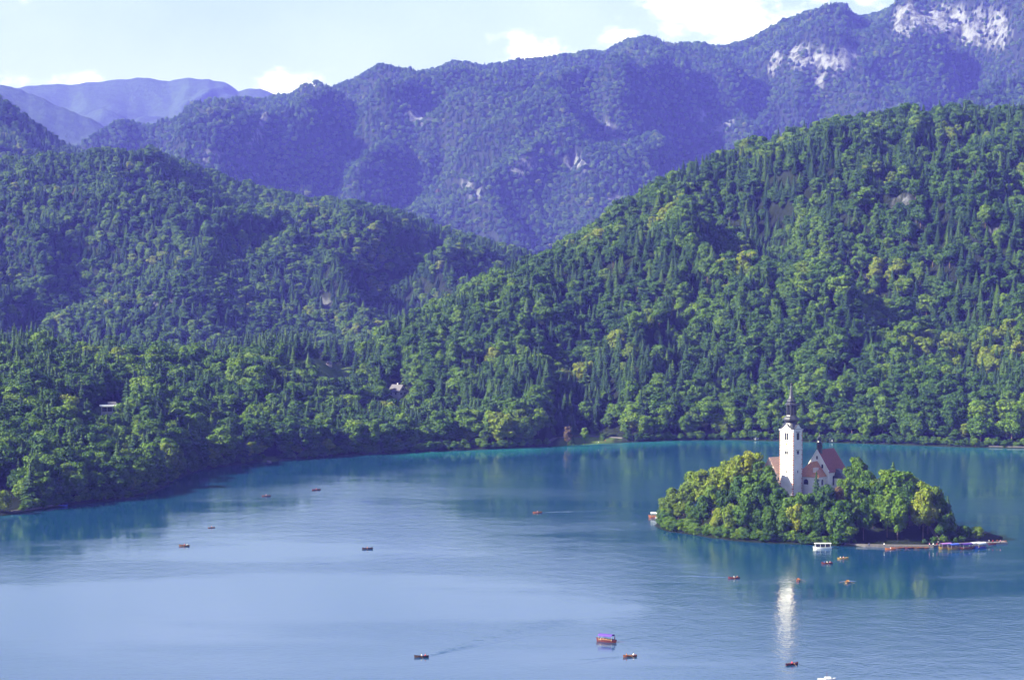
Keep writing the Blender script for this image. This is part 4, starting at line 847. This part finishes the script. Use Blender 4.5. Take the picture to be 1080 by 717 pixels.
# ------------------------------------------------------------------ people: one continuous body each, hair as a child
def bodymesh(pts, edges, rad, shirt_z, name):
    bm = bmesh.new(); ly = bm.verts.layers.skin.verify(); vv = [bm.verts.new(p) for p in pts]
    for i, v in enumerate(vv): v[ly].radius = (rad[i], rad[i])
    vv[0][ly].use_root = True
    for a, c in edges: bm.edges.new((vv[a], vv[c]))
    me = bpy.data.meshes.new(name); bm.to_mesh(me); bm.free()
    o = bpy.data.objects.new(name, me); C.objects.link(o); o.modifiers.new('s', 'SKIN'); sb = o.modifiers.new('u', 'SUBSURF'); sb.levels = 1; sb.render_levels = 1
    dg = bpy.context.evaluated_depsgraph_get(); nm = bpy.data.meshes.new_from_object(o.evaluated_get(dg)); bpy.data.objects.remove(o); nm.name = name
    nm.materials.clear()
    for k in ('shirtwhite', 'trousers', 'skin'): nm.materials.append(M[k])
    hip, neck, = shirt_z
    for p in nm.polygons:
        c = p.center
        p.material_index = 2 if c.z > neck or (abs(c.y) > .2 and c.z < hip + .12 and c.x > .2 and c.z > hip - .02) else (1 if c.z < hip + .06 else 0)
        p.use_smooth = True
    return nm
SITM = bodymesh([(0, 0, .0), (0, 0, .28), (0, 0, .46), (.02, 0, .58), (.03, 0, .68), (.03, 0, .78), (0, .19, .45), (.12, .27, .22), (.36, .20, .12), (0, -.19, .45), (.12, -.27, .22), (.36, -.20, .12), (.05, .12, -.01), (.44, .14, .06), (.52, .14, -.34), (.64, .15, -.36), (.05, -.12, -.01), (.44, -.14, .06), (.52, -.14, -.34), (.64, -.15, -.36)],
    [(0, 1), (1, 2), (2, 3), (3, 4), (4, 5), (2, 6), (6, 7), (7, 8), (2, 9), (9, 10), (10, 11), (0, 12), (12, 13), (13, 14), (14, 15), (0, 16), (16, 17), (17, 18), (18, 19)],
    [.15, .15, .15, .06, .10, .08, .075, .05, .04, .075, .05, .04, .10, .075, .05, .045, .10, .075, .05, .045], (0.0, .56), 'person')
STM = bodymesh([(0, 0, .95), (0, 0, 1.2), (0, 0, 1.38), (.0, 0, 1.5), (.01, 0, 1.6), (.01, 0, 1.7), (0, .2, 1.37), (.0, .27, 1.1), (.1, .27, .85), (0, -.2, 1.37), (.0, -.27, 1.1), (.08, -.27, .85), (0, .1, .9), (.02, .11, .48), (0, .12, .06), (.14, .13, .03), (0, -.1, .9), (.02, -.11, .48), (0, -.12, .06), (.14, -.13, .03)],
    [(0, 1), (1, 2), (2, 3), (3, 4), (4, 5), (2, 6), (6, 7), (7, 8), (2, 9), (9, 10), (10, 11), (0, 12), (12, 13), (13, 14), (14, 15), (0, 16), (16, 17), (17, 18), (18, 19)],
    [.14, .15, .15, .06, .10, .08, .075, .05, .04, .075, .05, .04, .10, .075, .05, .045, .10, .075, .05, .045], (.95, 1.48), 'person')
def hairmesh(z, x): b = MB(); b.lathe([(.11, z - .03), (.125, z + .03), (.11, z + .09), (.06, z + .125), (.01, z + .135)], 10, x - .025); return mesh_of('hair', b.v, b.f, (M['hairdark'],), True)
HSIT, HSTAND = hairmesh(.74, .03), hairmesh(1.66, .01)
def person(loc, rz, shirt, label, sit=True, group='people in boats'):
    o = link('person', SITM if sit else STM, None, loc); o.rotation_euler = (0, 0, rz); tag(o, label, 'person', group); colored(o, M[SHIRT[shirt]]); link('hair', HSIT if sit else HSTAND, o)
    return o
def crew(t, spec):                                         # (x along the boat, shirt, facing, label)
    for (x, shirt, back_, lab) in spec:
        c, n = math.cos(t.rotation_euler.z), math.sin(t.rotation_euler.z); person((t.location.x + x * c, t.location.y + x * n, t.location.z + .42), t.rotation_euler.z + (math.pi if back_ else 0), shirt, lab)
ROW = [
 (444, 692, 185, 'darkboat', 'dark rowing boat trailing the long dark wake in the lower left', [(.0, 'white', 1, 'person in a white top rowing the boat with the long wake'), (-1.3, 'red', 0, 'person in red seated aft in the boat with the long wake')]),
 (665, 691.5, 200, 'orangeboat', 'orange rowing boat just below the purple-canopied boat', [(1.2, 'orange', 1, 'person in an orange vest at the bow of the orange boat'), (-1.3, 'white', 0, 'person in white at the stern of the orange boat')]),
 (193, 575, 178, 'wood', 'brown rowing boat alone at the far left of the open water', [(0, 'red', 1, 'person in red rowing the brown boat at far left'), (-1.3, 'white', 0, 'person in white seated in the brown boat at far left')]),
 (387, 578, 4, 'darkboat', 'dark brown rowing boat in the middle of the lake', [(0, 'orange', 1, 'person in orange rowing the dark mid-lake boat'), (-1.3, 'blue', 0, 'person in blue seated in the dark mid-lake boat')]),
 (567, 540, 0, 'orangeboat', 'long orange-brown rowing boat drawing a dark wake before the left tip of the island', [(0, 'pink', 1, 'person in pink rowing the boat before the island tip')]),
 (333, 516, 10, 'redwood', 'small red rowing boat nearest the lawn jetty', [(0, 'red', 1, 'person in red rowing nearest the lawn jetty')]),
 (280, 522.5, 5, 'wood', 'tiny brown rowing boat close to the left shore shadow', [(0, 'pink', 1, 'person in pink rowing close to the left shore')]),
 (775, 609, 178, 'redwood', 'red-brown rowing boat left of the tower reflection', [(0, 'white', 1, 'person in white rowing left of the tower reflection'), (-1.3, 'orange', 0, 'person in orange seated left of the tower reflection')]),
 (843, 611.5, 80, 'orangeboat', 'orange rowing boat seen end-on right at the top of the tower reflection', [(0, 'orange', 1, 'person in an orange vest in the end-on boat by the reflection')]),
 (895, 613.5, 70, 'yellowboat', 'yellow rowing boat seen end-on splashing right of the reflection', [(0, 'orange', 1, 'person in orange rowing the splashing yellow boat')]),
 (873.5, 593.5, 184, 'redwood', 'dark red rowing boat with three people below the tour boat', [(0, 'white', 1, 'person in white rowing the three-person red boat'), (-1.3, 'pink', 0, 'person in pink aft in the three-person red boat'), (1.2, 'blue', 1, 'person in blue in the bow of the three-person red boat')]),
 (890.5, 588.5, 8, 'yellowboat', 'yellow rowing boat passing close above the dark red one', [(-1.2, 'white', 0, 'person in white aft in the yellow boat above the red one'), (.2, 'pink', 1, 'person in pink rowing the yellow boat above the red one')]),
 (837, 700, 30, 'redwood', 'red rowing boat at the lower end of the tower reflection', [(0, 'red', 1, 'person in red rowing at the lower end of the tower reflection')]),
 (940.5, 578.6, 172, 'orangeboat', 'orange rowing boat just off the quay at the left of the moored row', [(0, 'white', 1, 'person in white rowing just off the quay')]),
]
for (px, py, deg, hm, lab, cr) in ROW:
    t = rowing_boat(on_water(px, py + .8), R(deg), lab, hm); t.location.z = .05; crew(t, cr)
kay = thing('kayak', 'tiny orange kayak in the shadowed water at far left', 'kayak', on_water(222, 556.5), R(20)); colored(link('hull', hullmesh(3.4, .75, .3, .15, .95), kay), M['orangeboat']); person(tuple(kay.location + Vector((0, 0, .3))), R(20), 'orange', 'person in orange paddling the tiny kayak at far left')
for k in range(7):
    px = 946 + k * 4.9; p = on_water(px, 578.2 + .1 * (k % 2)); rowing_boat((p.x, p.y, .05), R(182 + random.uniform(-6, 6)), '%s orange-brown rowing boat from the left in the row moored along the quay' % ordinal(k), ['orangeboat', 'wood', 'orangeboat', 'redwood', 'orangeboat', 'wood', 'orangeboat'][k], False, 'rowing boats moored along the quay')
for (px, py, hm, lab) in [(1047, 573.9, 'redwood', 'red rowing boat tied to the near side of the plank jetty'), (1058, 571.4, 'orangeboat', 'orange rowing boat tied at the outer end of the plank jetty'), (703, 547.6, 'whiteboat', 'white rowing boat moored beside the white-canopied boat'), (707.5, 549.0, 'whiteboat', 'white rowing boat half under the leaves at the island left tip')]:
    p = on_water(px, py); rowing_boat((p.x, p.y, .05), R(176), lab, hm, False, 'rowing boats moored at the jetties')
for (px, py, deg, hm, cm, lab) in [(640, 676.5, 150, 'redwood', 'purple', 'purple-canopied boat crossing the open water in the foreground'), (692.5, 545.5, 172, 'orangeboat', 'whitecanvas', 'boat with white canopy and orange side at the left tip of the island'),
        (999, 578.6, 205, 'yellowboat', 'mauve', 'mauve-canopied boat moored leftmost at the quay of the island'), (1007.5, 579.3, 215, 'yellowboat', 'blue', 'blue-canopied boat moored at the quay beside the mauve one'), (1021, 578.8, 210, 'orangeboat', 'purple', 'purple-canopied boat moored at the quay between blue and white ones'), (1030.5, 577.8, 215, 'blueboat', 'whitecanvas', 'white-canopied boat with blue hull moored at the quay'), (1036, 578, 220, 'blueboat', 'whitecanvas', 'white-canopied boat moored rightmost by the root of the jetty')]:
    p = on_water(px, py); t = pletna((p.x, p.y, .05), R(deg), lab, hm, cm)
    if px == 640:
        for (x, y, s, l_) in [(1.8, .6, 'white', 'person in white at the front under the purple canopy'), (.9, -.6, 'orange', 'person in orange under the purple canopy'), (-.3, .6, 'pink', 'person in pink amidships under the purple canopy'), (-1.5, -.6, 'blue', 'person in blue aft under the purple canopy')]:
            c, n = math.cos(R(deg)), math.sin(R(deg)); person((p.x + x * c - y * n, p.y + x * n + y * c, .62), R(deg), s, l_)
        c, n = math.cos(R(deg)), math.sin(R(deg)); person((p.x - 3.2 * c, p.y - 3.2 * n, .35), R(deg), 'red', 'person in red standing at the stern of the purple-canopied boat', False)
# white tour boat under the trees
p = on_water(868.5, 578.4); tb = thing('tour_boat', 'long white flat-roofed boat moored under the island trees', 'tour boat', (p.x, p.y, .05), R(182)); colored(link('hull', hullmesh(8.4, 2.4, .7, .3, .3), tb), M['whiteboat'])
b = MB(); b.box(-.2, 0, 2.35, 7.4, 2.3, .16); b.build('roof', M['whitecanvas'], tb)
b = MB(); b.box(-.2, 0, 1.35, 6.2, 1.7, 1.1); b.build('cabin', M['glass'], tb)
for x in (-3.4, -1.2, 1.0, 3.1):
    for y in (-1.0, 1.0): b = MB(); b.tube((x, y, .7), (x, y, 2.3), .06); b.build('roof_post', M['whiteboat'], tb)
# white boat with a mast cut by the lower edge
p = on_water(874, 717.5); sb = thing('motor_boat', 'white boat with a short mast cut off by the lower frame edge', 'boat', (p.x, p.y, .05), R(6)); colored(link('hull', hullmesh(5.5, 1.9, .6, .25, .3), sb), M['whiteboat'])
b = MB(); b.box(.3, 0, .8, 1.8, 1.3, .6); b.build('cabin', M['whiteboat'], sb); b = MB(); b.tube((0, 0, .9), (0, 0, 2.6), .05); b.build('mast', M['redwood'], sb)
# blue boat drawn up on the left shore
x, Y, z = near.pt(65, -.85); t = rowing_boat((x, Y, z - .1), R(15), 'blue rowing boat drawn up on the left shore below the willow path', 'blueboat', False, 'boats on the left shore')
# people ashore
for (px, py, s, lab) in [(629, 468.2, 'blue', 'person in blue standing on the cove lawn'), (631.5, 468.3, 'white', 'person in white standing on the cove lawn'), (638.5, 466.4, 'red', 'person in red standing at the right of the cove lawn')]:
    Y = yground(py, 1.4); person((xat(px, Y), Y, 1.45), R(200), s, lab, False, 'people on the cove lawn')
for i, (px, s, lab) in enumerate([(1045, 'white', 'person in white on the plank jetty'), (1049, 'red', 'person in red on the plank jetty'), (1053.5, 'orange', 'person in orange on the plank jetty'), (1057, 'pink', 'person in pink at the jetty end')]):
    Y = yground(573 + (.0 if i % 2 else -.25), .8); person((xat(px, Y), Y, .8), R(90 * i), s, lab, False, 'people on the plank jetty')

for (px, s, lab) in [(918, 'blue', 'person in blue walking at the left part of the island quay'), (934, 'white', 'person in white on the quay left of the moored rowing boats'), (982, 'pink', 'person in pink at the foot of the stone stairway'), (986, 'white', 'person in white at the foot of the stone stairway'), (990, 'red', 'person in red at the foot of the stone stairway')]:
    Y = yground(576.4, 1.0); person((xat(px, Y), Y, 1.0), R(px * 7 % 360), s, lab, False, 'people on the island quay')
# ------------------------------------------------------------------ wakes: low ripples standing on the water behind moving boats
def wake(name, a, c, w0, w1, label, amp=.10, wl_=1.6):
    a, c = Vector((a.x, a.y)), Vector((c.x, c.y)); d = c - a; L = d.length; d /= L; nn = Vector((-d.y, d.x)); nu, nv = int(L / .45), 14; V, F = [], []
    for i in range(nu + 1):
        s = i / nu; w = w0 + (w1 - w0) * s
        for j in range(nv + 1):
            u = -1 + 2 * j / nv; p = a + d * (s * L) + nn * (u * w / 2); fade = (1 - u * u) * min(1, s * 12) * (1 - s) ** .6
            z = .012 + amp * fade * (1 + math.sin((s * L - abs(u) * w * .5) * 2 * math.pi / wl_ + 1.3 * fbm(p.x * .2, p.y * .2, 1, 2))) * (.5 + .5 * fbm(p.x * .3, p.y * .3, 4., 2)) if fade > 0 else .012
            V.append((p.x, p.y, max(.012, z)))
    for i in range(nu):
        for j in range(nv): q = i * (nv + 1) + j; F.append((q, q + 1, q + nv + 2, q + nv + 1))
    return tag(link(name, mesh_of(name, V, F, (WM,), True)), label, 'wake', None, 'stuff')
wake('boat_wake', on_water(449, 692), on_water(604, 652), 1.5, 24, 'long rippled wake behind the dark rowing boat at lower left', .16)
wake('boat_wake', on_water(658, 692), on_water(552, 704), 1.5, 15, 'faint rippled wake left of the orange rowing boat', .10)
wake('boat_wake', on_water(646, 676), on_water(730, 669), 2, 16, 'faint wake behind the purple-canopied boat', .08)
wake('boat_wake', on_water(770, 609), on_water(700, 605), 1.5, 12, 'pale wake left of the red-brown rowing boat', .14)
wake('boat_wake', on_water(572, 540), on_water(690, 536), 1.5, 22, 'dark wake drawn toward the left tip of the island', .10)
wake('boat_wake', on_water(888, 613), on_water(905, 612), 3, 4, 'splash rings beside the yellow rowing boat', .2, .9)
wake('boat_wake', on_water(878, 593), on_water(893, 590), 1, 3, 'short wake between the two boats below the tour boat', .14)

# ------------------------------------------------------------------ the air
b = MB(); b.box(0, 7700, 600, 13900, 16300, 1220)
m, n, l, pb = newmat('haze_air'); n.remove(pb); vol = n.new('ShaderNodeVolumePrincipled'); vol.inputs['Color'].default_value = HAZE_COL; vol.inputs['Density'].default_value = HAZE_DENS; vol.inputs['Anisotropy'].default_value = 0.0; vol.inputs['Absorption Color'].default_value = (1, 1, 1, 1)
l.new(vol.outputs[0], n['Material Output'].inputs['Volume'])
tag(b.build('haze', m), kind='stuff')
